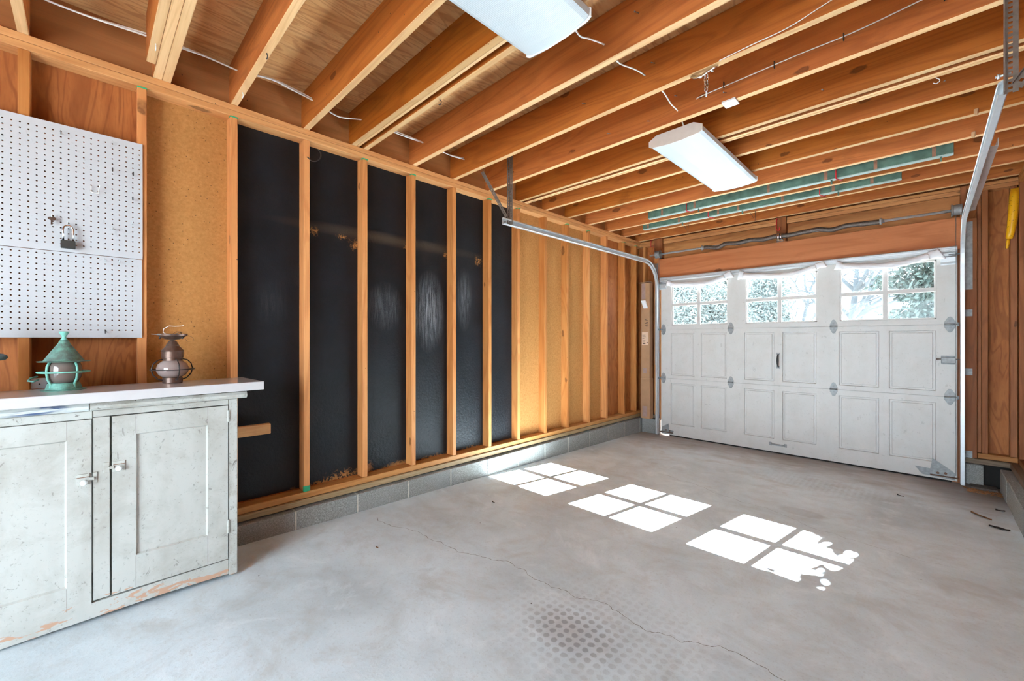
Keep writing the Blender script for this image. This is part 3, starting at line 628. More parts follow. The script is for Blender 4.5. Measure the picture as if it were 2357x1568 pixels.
rolled('white rolled cloth over the window nearest the slide lock', [(-0.64, 5.512, 1.972), (-0.56, 5.510, 1.962), (-0.34, 5.510, 1.935), (-0.16, 5.510, 1.945), (-0.03, 5.512, 1.982), (0.00, 5.512, 1.992)], [0.036, 0.032, 0.036, 0.032, 0.034, 0.034], (1, 0, 0.1), (0.09, 0.055))

# ---------------------------------------------------------------- torsion shaft with sagging spring
ts = tag(empty('torsion_shaft', (-1.21, 5.48, 2.372)), 'long steel shaft with a wavy brown spring above the garage door', 'door spring')
MB().cyl((-1.53, 0, 0), (1.42, 0, 0), 0.0125, 16).out('shaft', steel_m, ts)
sp = [(-0.80, 0.002), (-0.64, -0.022), (-0.545, 0.010), (-0.41, -0.004), (-0.27, 0.008), (-0.137, -0.006), (-0.02, 0.006), (0.12, -0.002), (0.27, 0.008), (0.363, 0.014), (0.49, -0.012), (0.63, 0.008), (0.77, 0.000), (0.875, -0.004)]
P = []; RR = []
for i in range(len(sp) - 1):
    for k in range(22):
        t = k / 22; tt = t * t * (3 - 2 * t); P.append((sp[i][0] + (sp[i + 1][0] - sp[i][0]) * t, 0, sp[i][1] + (sp[i + 1][1] - sp[i][1]) * tt)); RR.append(0.0265 if k % 2 else 0.0235)
MB().tube(P, RR, 18).out('spring', spring_m, ts)
for x, r_ in ((-0.82, 0.030), (0.885, 0.032)): MB().lathe([(0.018, -0.02), (r_, -0.015), (r_, 0.0), (0.02, 0.006), (0.02, 0.02)], (x, 0, 0), 18, 'x').out('winding_cone', dsteel_m, ts)
for x, sg in ((-1.405, 1), (1.385, -1)):
    MB().lathe([(0.02, -0.042), (0.052, -0.038), (0.046, -0.030), (0.048, -0.02), (0.046, -0.01), (0.048, 0.0), (0.046, 0.01), (0.048, 0.018), (0.058, 0.026), (0.050, 0.030), (0.018, 0.012)] if sg > 0 else [(0.018, -0.012), (0.050, -0.030), (0.058, -0.026), (0.048, -0.018), (0.046, -0.01), (0.048, 0), (0.046, 0.01), (0.048, 0.02), (0.046, 0.03), (0.052, 0.038), (0.02, 0.042)], (x, 0, 0), 26, 'x').out('cable_drum', dsteel_m, ts)
cb = MB().box(-0.030, 0.030, 0.045, 0.060, -0.055, 0.045, 0.003); cb.box(-0.008, 0.008, -0.03, 0.05, -0.045, 0.034, 0.002); cb.lathe([(0.034, -0.012), (0.040, -0.006), (0.040, 0.006), (0.034, 0.012)], (0, 0, 0), 18, 'x')
cb.lathe([(0.030, -0.006), (0.036, 0.0), (0.030, 0.006)], (0.026, 0, 0), 18, 'x').box(0.0, 0.055, -0.022, 0.03, -0.062, -0.040, 0.003).out('centre_bracket', chrome_m, ts, (0.01, 0, 0))

# ---------------------------------------------------------------- tracks
def track_sweep(path, side, mat, name, parent):
    """C-shaped door track swept along path in the YZ plane at x; open side faces the door (side = +1 opens to +x)"""
    prof = [(0.0, -0.026), (0.004, -0.030), (0.018, -0.030), (0.027, -0.024), (0.030, -0.014), (0.027, -0.012), (0.025, -0.020), (0.017, -0.026), (0.0045, -0.026), (0.0025, -0.022),
            (0.0025, 0.022), (0.006, 0.026), (0.024, 0.026), (0.026, 0.022), (0.0285, 0.023), (0.026, 0.030), (0.004, 0.030), (0.0, 0.026)]
    m = MB(); P = [Vector(p) for p in path]; rings = []
    for i, p in enumerate(P):
        a, b = P[max(0, i - 1)], P[min(len(P) - 1, i + 1)]; t = (b - a).normalized(); nrm = Vector((0, -t.z, t.y))
        rings.append([m.b.verts.new(p + Vector((side * u, 0, 0)) + nrm * v) for u, v in prof])
    n = len(prof)
    for A, B in zip(rings, rings[1:]):
        for k in range(n): m.b.faces.new((A[k], A[(k + 1) % n], B[(k + 1) % n], B[k]))
    m.b.faces.new(rings[0][::-1]); m.b.faces.new(rings[-1]); return m.out(name, mat, parent)
def arcpath(x, ytop, zc, r, y0):
    """from the free end y0 along the ceiling, round the bend, to just below it"""
    P = [(x, y0, zc + r)]
    yb = ytop - r
    for k in range(13):
        a = math.pi / 2 * k / 12; P.append((x, yb + r * math.sin(a), zc + r * math.cos(a)))
    return P
def perf_angle(name, a, b, wv, uv, mat, parent, wd=0.032, step=0.025):
    """L-section steel with real slots: two strips of small plates around the slots"""
    a, b, wv, uv = Vector(a), Vector(b), Vector(wv).normalized(), Vector(uv).normalized(); L = (b - a).length; t = (b - a) / L
    uv = (uv - t * uv.dot(t)).normalized(); wv = (wv - t * wv.dot(t)).normalized(); th = 0.0022; n = max(2, int(L / step)); st = L / n; m = MB()
    for (w1, nn) in ((wv, uv), (uv, wv)):
        for (o0, o1) in ((0.0, wd * 0.32), (wd * 0.62, wd)): m.obox(a + t * L / 2 + w1 * (o0 + o1) / 2 + nn * th / 2, t, w1, nn, L / 2, (o1 - o0) / 2, th / 2)
        for i in range(n):
            m.obox(a + t * (st * (i + 0.5)) + w1 * wd * 0.47 + nn * th / 2, t, w1, nn, st * 0.26, wd * 0.15, th / 2)
    return m.out(name, mat, parent)
tl = tag(empty('door_track', (-2.66, 5.5, -0.09)), 'galvanized door track curving up beside the cardboard box', 'door track', 'garage door tracks')
tr_ = tag(empty('door_track', (0.232, 5.5, -0.09)), 'galvanized door track rising beside the yellow tube and slide lock', 'door track', 'garage door tracks')
for root, side in ((tl, 1), (tr_, -1)):
    ox = root.location
    def L_(p): return tuple(Vector(p) - ox)
    x = ox.x; zt = 2.252; r_ = 0.34 if side > 0 else 0.36; yv = 5.505
    P = [(x, yv + 0.012 * 0, -0.085), (x, yv, 1.0), (x, yv, zt - r_)]
    track_sweep([L_(p) for p in P], side, steel_m, 'vertical_track', root)
    P = list(reversed(arcpath(x, yv, zt - r_, r_, 2.56 if side > 0 else 2.66)))
    track_sweep([L_(p) for p in P], side, steel_m, 'horizontal_track', root)
    # wall angle behind the vertical part, holding clips
    xa = x - side * 0.004
    MB().box(*sorted((xa - ox.x, xa - side * 0.045 - ox.x)), 0.066, 0.072, 0.95 if side > 0 else 1.75, 2.36).out('flag_bracket', dsteel_m, root)
    for z in (0.18, 0.92, 1.45):
        m = MB().box(*sorted((-side * 0.001, -side * 0.005)), 0.0, 0.073, z + 0.07, z + 0.11); m.box(*sorted((-side * 0.001, -side * 0.048)), 0.071, 0.0735, z + 0.06, z + 0.12); m.out('jamb_clip', dsteel_m, root)
    if side > 0:
        perf_angle('hanger', L_((x + 0.002, 2.655, 2.235)), L_((x + 0.002, 2.655, 2.85)), (0, -1, 0), (1, 0, 0), perf_m, root, 0.034, 0.024)
        perf_angle('brace', L_((x - 0.002, 2.60, 2.29)), L_((x - 0.10, 2.40, 2.66)), (0, 1, 0), (1, 0, 0), perf_m, root, 0.036, 0.018)
        MB().cyl(L_((x - 0.012, 2.585, 2.25)), L_((x + 0.016, 2.585, 2.25)), 0.008, 8).out('bolt', dsteel_m, root)
        MB().box(*sorted((0.001, 0.004)), -0.27, 0.02, 2.30, 2.34).out('flag_arm', dsteel_m, root)
    else:
        m = MB(); a_, b_ = 3.62, 5.30; Z0 = 2.312 + 0.09
        m.box(0.047, 0.050, a_ - 5.5, b_ - 5.5, Z0, Z0 + 0.04).box(0.006, 0.050, a_ - 5.5, b_ - 5.5, Z0 - 0.003, Z0).box(0.001, 0.0065, 4.2 - 5.5, 4.3 - 5.5, Z0 - 0.02, Z0 + 0.02).box(0.001, 0.0065, 5.0 - 5.5, 5.1 - 5.5, Z0 - 0.02, Z0 + 0.02)
        for yy in (3.72, 4.0, 4.4, 4.8, 5.15): m.cyl((0.028, yy - 5.5, Z0 - 0.003), (0.028, yy - 5.5, Z0 - 0.0055), 0.006, 8)
        m.out('reinforcing_angle', steel_m, root)
        perf_angle('hanger', L_((x - 0.0134, 2.645, 2.215)), L_((x - 0.0134, 2.645, 2.85)), (1, 0, 0), (0, -1, 0), perf_m, root, 0.040, 0.020)
        perf_angle('brace', L_((x + 0.006, 2.650, 2.245)), L_((x + 0.24, 2.650, 2.60)), (1, 0, 0), (0, -1, 0), perf_m, root, 0.036, 0.026)
        MB().cyl(L_((x - 0.035, 2.655, 2.30)), L_((x + 0.008, 2.655, 2.30)), 0.005, 8).cyl(L_((x - 0.030, 2.655, 2.30)), L_((x - 0.022, 2.655, 2.30)), 0.010, 6).out('bolt', steel_m, root)
# lift cables beside the door
for x in (-2.618, 0.176): tag(MB().cyl((x, 5.515, -0.02), (x, 5.50, 2.33), 0.0018, 6).out('lift_cable', dsteel_m), 'thin steel lift cable beside the %s door track' % ('cardboard-side' if x < 0 else 'yellow-tube-side'), 'cable')

# ---------------------------------------------------------------- light fixtures
def fixture(y0, y1, xc, lab):
    f = tag(empty('ceiling_light', (xc, (y0 + y1) / 2, JB)), lab, 'ceiling light', 'ribbed fluorescent fixtures under the joists'); L = (y1 - y0) / 2; W = 0.178
    lp = [(-W, -0.036), (-W + 0.004, -0.062), (-W + 0.024, -0.072), (-0.055, -0.084), (0.055, -0.084), (W - 0.024, -0.072), (W - 0.004, -0.062), (W, -0.036)]
    MB().prism([(a, -L + 0.006, b) for a, b in lp], (0, 2 * L - 0.012, 0)).out('lens', lens_m, f)
    hp = [(-W + 0.002, -0.035), (-0.12, -0.001), (0.12, -0.001), (W - 0.002, -0.035)]
    MB().prism([(a, -L + 0.006, b) for a, b in hp], (0, 2 * L - 0.012, 0)).out('housing', white_m, f)
    ep = [(-W - 0.003, -0.030), (-W - 0.003, -0.066), (-W + 0.016, -0.077), (-0.05, -0.088), (0.05, -0.088), (W - 0.016, -0.077), (W + 0.003, -0.066), (W + 0.003, -0.030), (0.125, -0.0005), (-0.125, -0.0005)]
    for s_ in (-1, 1): MB().prism([(a, s_ * L - (0 if s_ < 0 else 0.006), b) for a, b in ep], (0, 0.006, 0)).out('end_plate', taupe_m if s_ < 0 else white_m, f)
    return f
fixture(0.245, 1.465, -1.170, 'ribbed white wraparound light fixture nearest the pegboard, unlit')
fixture(2.745, 3.955, -1.200, 'ribbed white wraparound light fixture closer to the garage door, unlit')

# ---------------------------------------------------------------- cables threaded through the joists
def cable(pts, r, lab, n=6):
    P = [Vector(p) for p in pts]; Q = []
    for i in range(len(P) - 1):
        p0, p1, p2, p3 = P[max(0, i - 1)], P[i], P[i + 1], P[min(len(P) - 1, i + 2)]
        for k in range(n):
            t = k / n; Q.append(0.5 * ((2 * p1) + (p2 - p0) * t + (2 * p0 - 5 * p1 + 4 * p2 - p3) * t * t + (3 * p1 - p0 - 3 * p2 + p3) * t ** 3))
    Q.append(P[-1]); o = MB().tube(Q, r, 8, flat=(1, 0.6)).out('electric_cable', cable_m)
    return tag(o, lab, 'cable')
xw = -2.80
for k, (dx, dz) in enumerate(((0, 0), (0.012, -0.012))):
    cable([(xw + dx, y, z + dz + 0.004 * math.sin(y * 9 + k * 2)) for y, z in ((-0.60, 2.74), (-0.21, 2.74), (-0.127, 2.731), (0.007, 2.730), (0.225, 2.752), (0.30, 2.76), (0.347, 2.758), (0.455, 2.760), (0.615, 2.748), (0.688, 2.761), (0.786, 2.775), (0.894, 2.765), (1.025, 2.748), (1.109, 2.719), (1.193, 2.708), (1.35, 2.745), (1.44, 2.750), (1.586, 2.748), (1.683, 2.750), (1.85, 2.752), (2.02, 2.736), (2.117, 2.733), (2.262, 2.750))],
          0.0042, 'white cable run through the joists along the plate, %s of a pair' % ('upper' if k == 0 else 'lower'))
cable([(-1.135, 1.40, 2.60), (-1.145, 1.549, 2.625), (-1.155, 1.62, 2.628), (-1.16, 1.70, 2.66), (-1.16, 1.85, 2.70), (-1.15, 1.90, 2.67), (-1.15, 1.969, 2.66), (-1.15, 2.119, 2.70), (-1.15, 2.26, 2.72), (-1.15, 2.36, 2.69), (-1.14, 2.44, 2.71), (-1.14, 2.56, 2.68), (-1.14, 2.67, 2.67), (-1.15, 2.80, 2.60)], 0.0040, 'white cable hopping joist to joist between the two light fixtures')
cable([(-1.02, 2.651, 2.700), (-0.982, 2.648, 2.705), (-0.743, 2.648, 2.712), (-0.50, 2.648, 2.72), (-0.256, 2.648, 2.722), (-0.01, 2.648, 2.745), (0.19, 2.648, 2.765)], 0.0048, 'white cable stapled along the joist face behind the chrome chain bracket')
cable([(-0.75, 2.240, 2.617), (-0.60, 2.236, 2.622), (-0.45, 2.236, 2.627), (-0.30, 2.236, 2.66), (0.0, 2.238, 2.72), (0.4, 2.238, 2.76)], 0.0035, 'white cable hugging the lower edge of a joist above the stapled one')
m = MB()
for x in (-0.86, -0.60, -0.30, 0.05): m.box(x - 0.002, x + 0.002, 2.641, 2.655, 2.700, 2.735)
m.out('cable_staple', blackiron_m, cl)

# ---------------------------------------------------------------- small things on the joists
cbk = tag(empty('chain_bracket', (-0.82, 2.261, JB)), 'chrome spring bracket with a short hanging chain under a joist', 'bracket')
MB().tube([(-0.075, 0.0, -0.001), (-0.055, 0, -0.014), (-0.02, 0, -0.020), (0.01, 0, -0.010), (0.035, 0.0, -0.003), (0.06, 0, -0.001)], [0.012, 0.018, 0.014, 0.015, 0.020, 0.014], 12, flat=(1, 0.35)).out('clip', chrome_m, cbk)
for _x, _z in ((-0.03, -0.030), (0.03, -0.022)): MB().lathe([(0.004, 0), (0.009, 0.001), (0.009, 0.004), (0.003, 0.006)], (_x, 0, _z), 12).out('screw', chrome_m, cbk)
m = MB()
for i in range(5):
    z = -0.032 - i * 0.017; ax = (1, 0, 0) if i % 2 else (0, 1, 0); A = Vector(ax)
    for off in (-0.006, 0.006): m.tube([Vector((off, 0, z)) + A * math.cos(a) * 0.0055 + Vector((0, 0, math.sin(a) * 0.011)) for a in [2 * math.pi * q / 14 for q in range(14)]], 0.0016, 6, closed=True)
m.out('chain', chrome_m, cbk)
MB().tube([(0, 0, -0.110), (0.002, 0, -0.125), (0.0, 0, -0.140)], [0.003, 0.005, 0.004], 8).out('pull_end', white_m, cbk)
tag(MB().prism([(-0.866, 2.628, 2.602), (-0.792, 2.628, 2.602), (-0.792, 2.628, 2.6115), (-0.866, 2.628, 2.6115)], (0.0, 0.078, 0)).out('sensor_box', white_m), 'small white flat box fixed under a joist beyond the chain bracket', 'sensor')
def hook(name, pts, r, mat, lab, cat='hook', group=None):
    P = [Vector(p) for p in pts]; Q = []
    for i in range(len(P) - 1):
        p0, p1, p2, p3 = P[max(0, i - 1)], P[i], P[i + 1], P[min(len(P) - 1, i + 2)]
        for k in range(5):
            t = k / 5; Q.append(0.5 * ((2 * p1) + (p2 - p0) * t + (2 * p0 - 5 * p1 + 4 * p2 - p3) * t * t + (3 * p1 - p0 - 3 * p2 + p3) * t ** 3))
    Q.append(P[-1]); return tag(MB().tube(Q, r, 8).out(name, mat), lab, cat, group)
def cup(x, y, z, s, ax=(1, 0)):
    return [(x, y, z), (x, y, z - 0.010 * s), (x + 0.010 * s * ax[0], y + 0.01 * s * ax[1], z - 0.018 * s), (x + 0.012 * s * ax[0], y + 0.012 * s * ax[1], z - 0.030 * s), (x, y, z - 0.038 * s), (x - 0.012 * s * ax[0], y - 0.012 * s * ax[1], z - 0.030 * s)]
hook('cup_hook', cup(0.03, 3.185, JB + 0.002, 1.0), 0.002, white_m, 'white cup hook under the doubled joist near the perforated hanger')
hook('cup_hook', cup(-2.60, 0.225, JB + 0.002, 0.9), 0.002, white_m, 'white cup hook under the end of the short trebled joist')
hook('cup_hook', cup(-2.76, 0.616, JB + 0.002, 0.9), 0.002, white_m, 'white cup hook under the joist over the tan fibreboard')
hook('cup_hook', cup(-2.30, 0.616, JB + 0.002, 0.8), 0.0025, blackiron_m, 'black stub hook under the joist over the tan fibreboard')
hook('cup_hook', cup(-2.02, 1.442, JB + 0.002, 1.0), 0.0025, blackiron_m, 'dark hook under the joist behind the near light fixture')
hook('screw_hook', [(-2.936, 1.026, 2.425), (-2.925, 1.03, 2.418), (-2.915, 1.045, 2.40), (-2.905, 1.072, 2.402), (-2.903, 1.098, 2.43), (-2.91, 1.103, 2.465), (-2.918, 1.090, 2.49)], 0.0035, blackiron_m, 'large black hook screwed into the stud high between black panels')

# ---------------------------------------------------------------- long green boards carried on red hooks
def green_board(x0, x1, y0, y1, lab, slots):
    g = tag(empty('green_board', ((x0 + x1) / 2, y0, 2.562)), lab, 'board', 'green painted boards hung between joists'); h = (x1 - x0) / 2
    MB().box(-h, h, 0.0, y1 - y0, 0.008, 0.11, 0.003).out('face', green_m, g)
    MB().box(-h, h, 0.001, y1 - y0 - 0.001, 0.0, 0.008, 0.002).out('lower_edge', pale_m, g)
    for i, sx in enumerate(slots):
        MB().box(sx - (x0 + x1) / 2 - 0.011, sx - (x0 + x1) / 2 + 0.011, -0.0015, 0.01, 0.009, 0.10).out('bare_slot', scuff_m, g)
        if i % 2: MB().box(sx - (x0 + x1) / 2 + 0.03, sx - (x0 + x1) / 2 + 0.042, 0.01, 0.022, -0.035, 0.001).out('tab', green_m, g)
    return g
green_board(-2.235, 0.131, 4.42, 4.47, 'longer green painted board hung between joists, nearer the light fixture', [-2.07, -1.72, -1.05, -0.62, -0.30, 0.03])
green_board(-2.50, -0.160, 4.81, 4.86, 'shorter green painted board hung behind the longer one, nearer the door', [-2.43, -2.05, -1.62, -1.42, -1.02, -0.62, -0.35])
def red_hook(x, y, lab):
    yj = 4.331 if y < 4.6 else 4.778
    hook('red_hook', [(x, yj, 2.685), (x, y - 0.004, 2.680), (x, y, 2.62), (x, y, 2.566), (x + 0.006, y + 0.014, 2.5568), (x + 0.03, y + 0.075, 2.5568), (x + 0.032, y + 0.094, 2.575)], 0.0045, red_m, lab, 'hook', 'red coated storage hooks')
red_hook(-1.80, 4.409, 'red hook holding the longer green board at its far-left third')
red_hook(-0.55, 4.409, 'red hook holding the longer green board at its right part')
red_hook(-1.72, 4.799, 'red hook holding the shorter green board, left one')
red_hook(-0.72, 4.799, 'red hook holding the shorter green board, right one')
hook('red_hook', [(-2.755, 5.575, 2.60), (-2.758, 5.55, 2.595), (-2.758, 5.545, 2.52), (-2.755, 5.54, 2.505), (-2.705, 5.52, 2.495), (-2.70, 5.515, 2.51), (-2.70, 5.515, 2.53)], 0.0045, red_m, 'red hook above the left cable drum in the corner', 'hook', 'red coated storage hooks')
hook('red_hook', [(-1.225, 5.543, 2.585), (-1.228, 5.52, 2.58), (-1.230, 5.515, 2.48), (-1.222, 5.51, 2.455), (-1.20, 5.50, 2.445), (-1.195, 5.50, 2.46), (-1.192, 5.50, 2.485)], 0.0045, red_m, 'red hook on the bearing block at the middle of the shaft', 'hook', 'red coated storage hooks')
for x in (-2.075, -1.345): tag(MB().tube([(x, 5.139, 2.62), (x + 0.003, 5.125, 2.513), (x - 0.05, 5.139, 2.605)], 0.003, 6).out('wire_bracket', blackiron_m), 'black V-shaped wire bracket on the last joist, %s one' % ('left' if x < -2 else 'middle'), 'bracket')
for (x, y) in ((0.20, 3.878), (0.21, 4.293)): tag(MB().box(x, x + 0.020, y - 0.012, y - 0.001, 2.605, 2.640, 0.002).box(x + 0.003, x + 0.016, y - 0.022, y - 0.010, 2.596, 2.622, 0.002).out('wood_peg', wood('peg_wood_%d' % int(y), 'x', (0.75, 0.5, 0.3), (0.65, 0.4, 0.2), (0.4, 0.2, 0.1), knots=0)), 'small pale wooden block on a joist beside the right track, %s' % ('nearer one' if y < 4 else 'further one'), 'block')

# ---------------------------------------------------------------- yellow tube, cardboard box, corner clutter
yt = tag(empty('yellow_tube', (0.50, 5.575, 2.23)), 'yellow plastic tube narrowing downward, hung in the stud bay by the track', 'tube')
MB().tube([(0.026, -0.01, 0.265), (0.022, -0.012, 0.20), (0.010, -0.014, 0.0), (0.0, -0.012, -0.10), (-0.008, -0.008, -0.155)], [0.029, 0.031, 0.029, 0.025, 0.021], 20).out('body', yellow_m, yt)
MB().tube([(-0.010, -0.008, -0.150), (-0.020, -0.004, -0.235)], [0.011, 0.009], 16).out('spout', yellow_m, yt)
MB().box(0.0, 0.062, -0.03, 0.012, 0.262, 0.268).out('hanging_tab', yellow_m, yt)
cbx = tag(empty('cardboard_box', (-2.80, 5.50, 0.113)), 'tall narrow cardboard box with a label standing in the left corner', 'box')
MB().box(-0.063, 0.063, -0.035, 0.055, 0.0, 1.885, 0.003).out('box', card_m, cbx)
MB().box(-0.069, 0.069, -0.044, 0.062, 0.0, 0.56, 0.004).out('outer_sleeve', card_m, cbx)
MB().prism([(-0.085, -0.07, 1.885), (0.07, -0.06, 1.90), (0.066, 0.05, 1.893), (-0.07, 0.05, 1.888)], (0, 0, 0.006)).out('flap', card_m, cbx)
MB().box(-0.056, 0.0, -0.0362, -0.034, 1.66, 1.88).out('tape', tape_m, cbx)
MB().box(-0.04, 0.02, -0.0362, -0.034, 0.63, 0.70).out('tape', tape_m, cbx)
MB().box(-0.04, 0.03, -0.0452, -0.043, 0.03, 0.17).out('tape', tape_m, cbx)
lbx = MB().box(-0.052, 0.042, -0.0368, -0.034, 1.02, 1.20).out('paper_label', label_m, cbx)
m = MB()
for i, (a, b) in enumerate(((-0.044, -0.01), (-0.044, 0.0), (-0.044, -0.015), (-0.044, 0.005), (-0.044, 0.0))): m.box(a, b, -0.0374, -0.0366, 1.06 + i * 0.025, 1.064 + i * 0.025)
m.box(0.018, 0.034, -0.0374, -0.0366, 1.05, 1.062).box(-0.04, 0.0, -0.0374, -0.0366, 1.035, 1.048); m.out('print', ink_m, lbx)
def text(s_, size, mat, parent, loc, rot, name='writing'):
    cu = bpy.data.curves.new(name, 'FONT'); cu.body = s_; cu.size = size; cu.extrude = 0.0003; cu.align_x = 'CENTER'; cu.align_y = 'CENTER'; o = bpy.data.objects.new(name, cu); cu.materials.append(mat)
    C.objects.link(o); me = bpy.data.meshes.new_from_object(o.evaluated_get(bpy.context.evaluated_depsgraph_get())); C.objects.unlink(o); bpy.data.objects.remove(o)
    q = bpy.data.objects.new(name, me); C.objects.link(q); q.parent = parent; q.location = loc; q.rotation_euler = rot; return q
text('657', 0.072, ink_m, cbx, (0.018, -0.0358, 1.33), (R(90), R(-90), 0))
m = MB(); m.box(-0.035, 0.03, -0.012, 0.010, -0.055, 0.055, 0.004)
for v in m.b.verts: v.co.x += v.co.z * -0.35; v.co.y += math.sin(v.co.z * 60) * 0.004
tag(m.out('crumpled_packet', white_m, None, (-2.80, 5.445, 1.70)), 'small white crumpled packet taped to the cardboard box', 'packet')

# ---------------------------------------------------------------- cabinet
CX = -2.545
cab = tag(empty('cabinet', (-2.70, 0.10, 0.0)), 'old pale green-white painted base cabinet with peeling paint and two doors', 'cabinet')
cxo, cyo = -2.70, 0.10
def cb(name, x0, x1, y0, y1, z0, z1, mat=cab_m, bev=0.002, parent=cab): return MB().box(x0 - cxo, x1 - cxo, y0 - cyo, y1 - cyo, z0, z1, bev).out(name, mat, parent)
cb('side_panel', -2.86, CX - 0.002, 0.515, 0.541, 0.0, 0.905); cb('side_panel', -2.86, CX - 0.002, -1.05, -1.02, 0.012, 0.905)
cb('back_panel', -2.868, -2.86, -1.05, 0.541, 0.02, 0.905); cb('inner_floor', -2.86, CX - 0.03, -1.02, 0.515, 0.07, 0.09)
cb('corner_post', CX - 0.020, CX + 0.001, 0.507, 0.545, 0.004, 0.905, cab2_m); cb('centre_stile', CX - 0.02, CX, 0.014, 0.068, 0.088, 0.875)
cb('top_rail', CX - 0.02, CX, 0.014, 0.506, 0.877, 0.905); cb('top_rail', CX - 0.02, CX + 0.003, -1.05, 0.013, 0.872, 0.905, cab2_m)
m = MB(); kp = [(0.505, 0.012), (0.505, 0.086), (-1.05, 0.070), (-1.05, -0.004 + 0.015), (-0.3, 0.012), (0.25, 0.020)]
m.prism([(CX - 0.02 - cxo, a - cyo, b) for a, b in kp], (0.021, 0, 0)); m.out('kick_rail', cab_m, cab)
# rounded moulding under the worktop, two lengths
m = MB(); mo = [(0.0, 0.0), (0.020, 0.002), (0.030, 0.012), (0.031, 0.022), (0.022, 0.034), (0.0, 0.036)]
m.prism([(CX + a - cxo, 0.005 - cyo, 0.906 + b) for a, b in mo], (0, 0.577, 0)); m.box(-2.86 - cxo, CX - cxo, 0.03 - cyo, 0.56 - cyo, 0.906, 0.942); m.out('moulding', cab2_m, cab)
m = MB(); m.prism([(CX - 0.003 + a * 1.2 - cxo, -1.07 - cyo, 0.906 + b) for a, b in mo], (0, 1.072, 0)); m.box(-2.86 - cxo, CX - cxo, -1.07 - cyo, 0.02 - cyo, 0.906, 0.942)
s_ = NT('blue_streaked_paint'); _p = s_.pos(); _n = s_.noise(s_.vmath('MULTIPLY', _p, (8, 5, 60)), 1.0, 4.0, 0.6, 0.6)
blue_m = s_.fin(s_.mix(s_.math('MULTIPLY', s_.rng(_n, 0.5, 0.62), s_.blob(_p, (-2.5, -0.13, 0.925), (0.3, 0.14, 0.03), 0.6)), (0.55, 0.58, 0.56), (0.05, 0.09, 0.20)), 0.5)
m.out('moulding', blue_m, cab)
jl_m = plain('joint_dirt', (0.22, 0.20, 0.17), 0.8)
def cdoor(y0, y1, z0, z1, py0, py1, pz0, pz1, hinge_y, lab):
    d = MB().grid([y0, py0, py1, y1], [z0, pz0, pz1, z1], [(py0, py1, pz0, pz1)], lambda u, v, dd: (CX + 0.004 - dd - cxo, u - cyo, v), 0.0, 0.010, 0.022, 0.006).out('door', cab_m, cab, fix=False); d['label'] = lab
    for y in (py0, py1):   # joints between stile and rails
        for a, b in ((z0, pz0), (pz1, z1)): MB().box(CX + 0.0036 - cxo, CX + 0.0043 - cxo, y - 0.0007 - cyo, y + 0.0007 - cyo, a + 0.002, b - 0.002).out('joint_line', jl_m, d)
    return d
dR = cdoor(0.073, 0.503, 0.091, 0.873, 0.152, 0.418, 0.236, 0.786, 0, 'cabinet door beside the outer corner post'); dL = cdoor(-0.50, 0.010, 0.074, 0.869, -0.420, -0.063, 0.175, 0.789, 0, 'cabinet door nearer the frame edge')
def latch(y0, y1, yk, zc, ky0, ky1, parent, zk):
    a = empty('latch', (CX + 0.004 - cxo, 0, 0), 0, parent)
    MB().box(0.0, 0.004, y0 - cyo, y1 - cyo, zc - 0.022, zc + 0.024, 0.001).out('latch_plate', cab2_m, a)
    m = MB().box(0.001, 0.0046, y0 + 0.001 - cyo, y1 - 0.001 - cyo, zc + 0.0085, zc + 0.0115); m.out('rust_line', plain('rusty_line', (0.20, 0.10, 0.06), 0.8), a)
    MB().lathe([(0.004, 0.0), (0.005, 0.008), (0.011, 0.011), (0.012, 0.016), (0.008, 0.020), (0.002, 0.021)], (0.004, yk - cyo, zk), 18, 'x').out('knob', plain('painted_knob', (0.74, 0.75, 0.74), 0.35), a)
    MB().box(-0.004, 0.0, ky0 - cyo, ky1 - cyo, zc - 0.02, zc + 0.024, 0.001).out('keeper', cab2_m, a)
    MB().box(0.001, 0.009, min(y1, ky0) - 0.004 - cyo if y1 < ky0 + 0.02 else ky1 - 0.004 - cyo, max(y1, ky0) + 0.004 - cyo if y1 < ky0 + 0.02 else y0 + 0.004 - cyo, zc - 0.006, zc + 0.006, 0.001).out('latch_bolt', cab2_m, a)
latch(-0.036, 0.005, -0.013, 0.617, 0.014, 0.028, dL, 0.607); latch(0.076, 0.116, 0.095, 0.651, 0.046, 0.066, dR, 0.645)
for (y, z, h_) in ((0.505, 0.79, 0.06), (0.505, 0.22, 0.07)): cb('door_hinge', CX + 0.001, CX + 0.008, y - 0.006, y + 0.004, z, z + h_, cab2_m, 0.002)
# worktop
ct = tag(MB().box(-0.365, 0.0, -1.30, 0.0, 0.0, 0.043, 0.002).out('countertop', counter_m, None, (-2.507, 0.658, 0.9455)), 'white slab countertop lying on the old cabinet', 'countertop'); ct.rotation_euler[2] = R(3.0)
CT = 0.9885

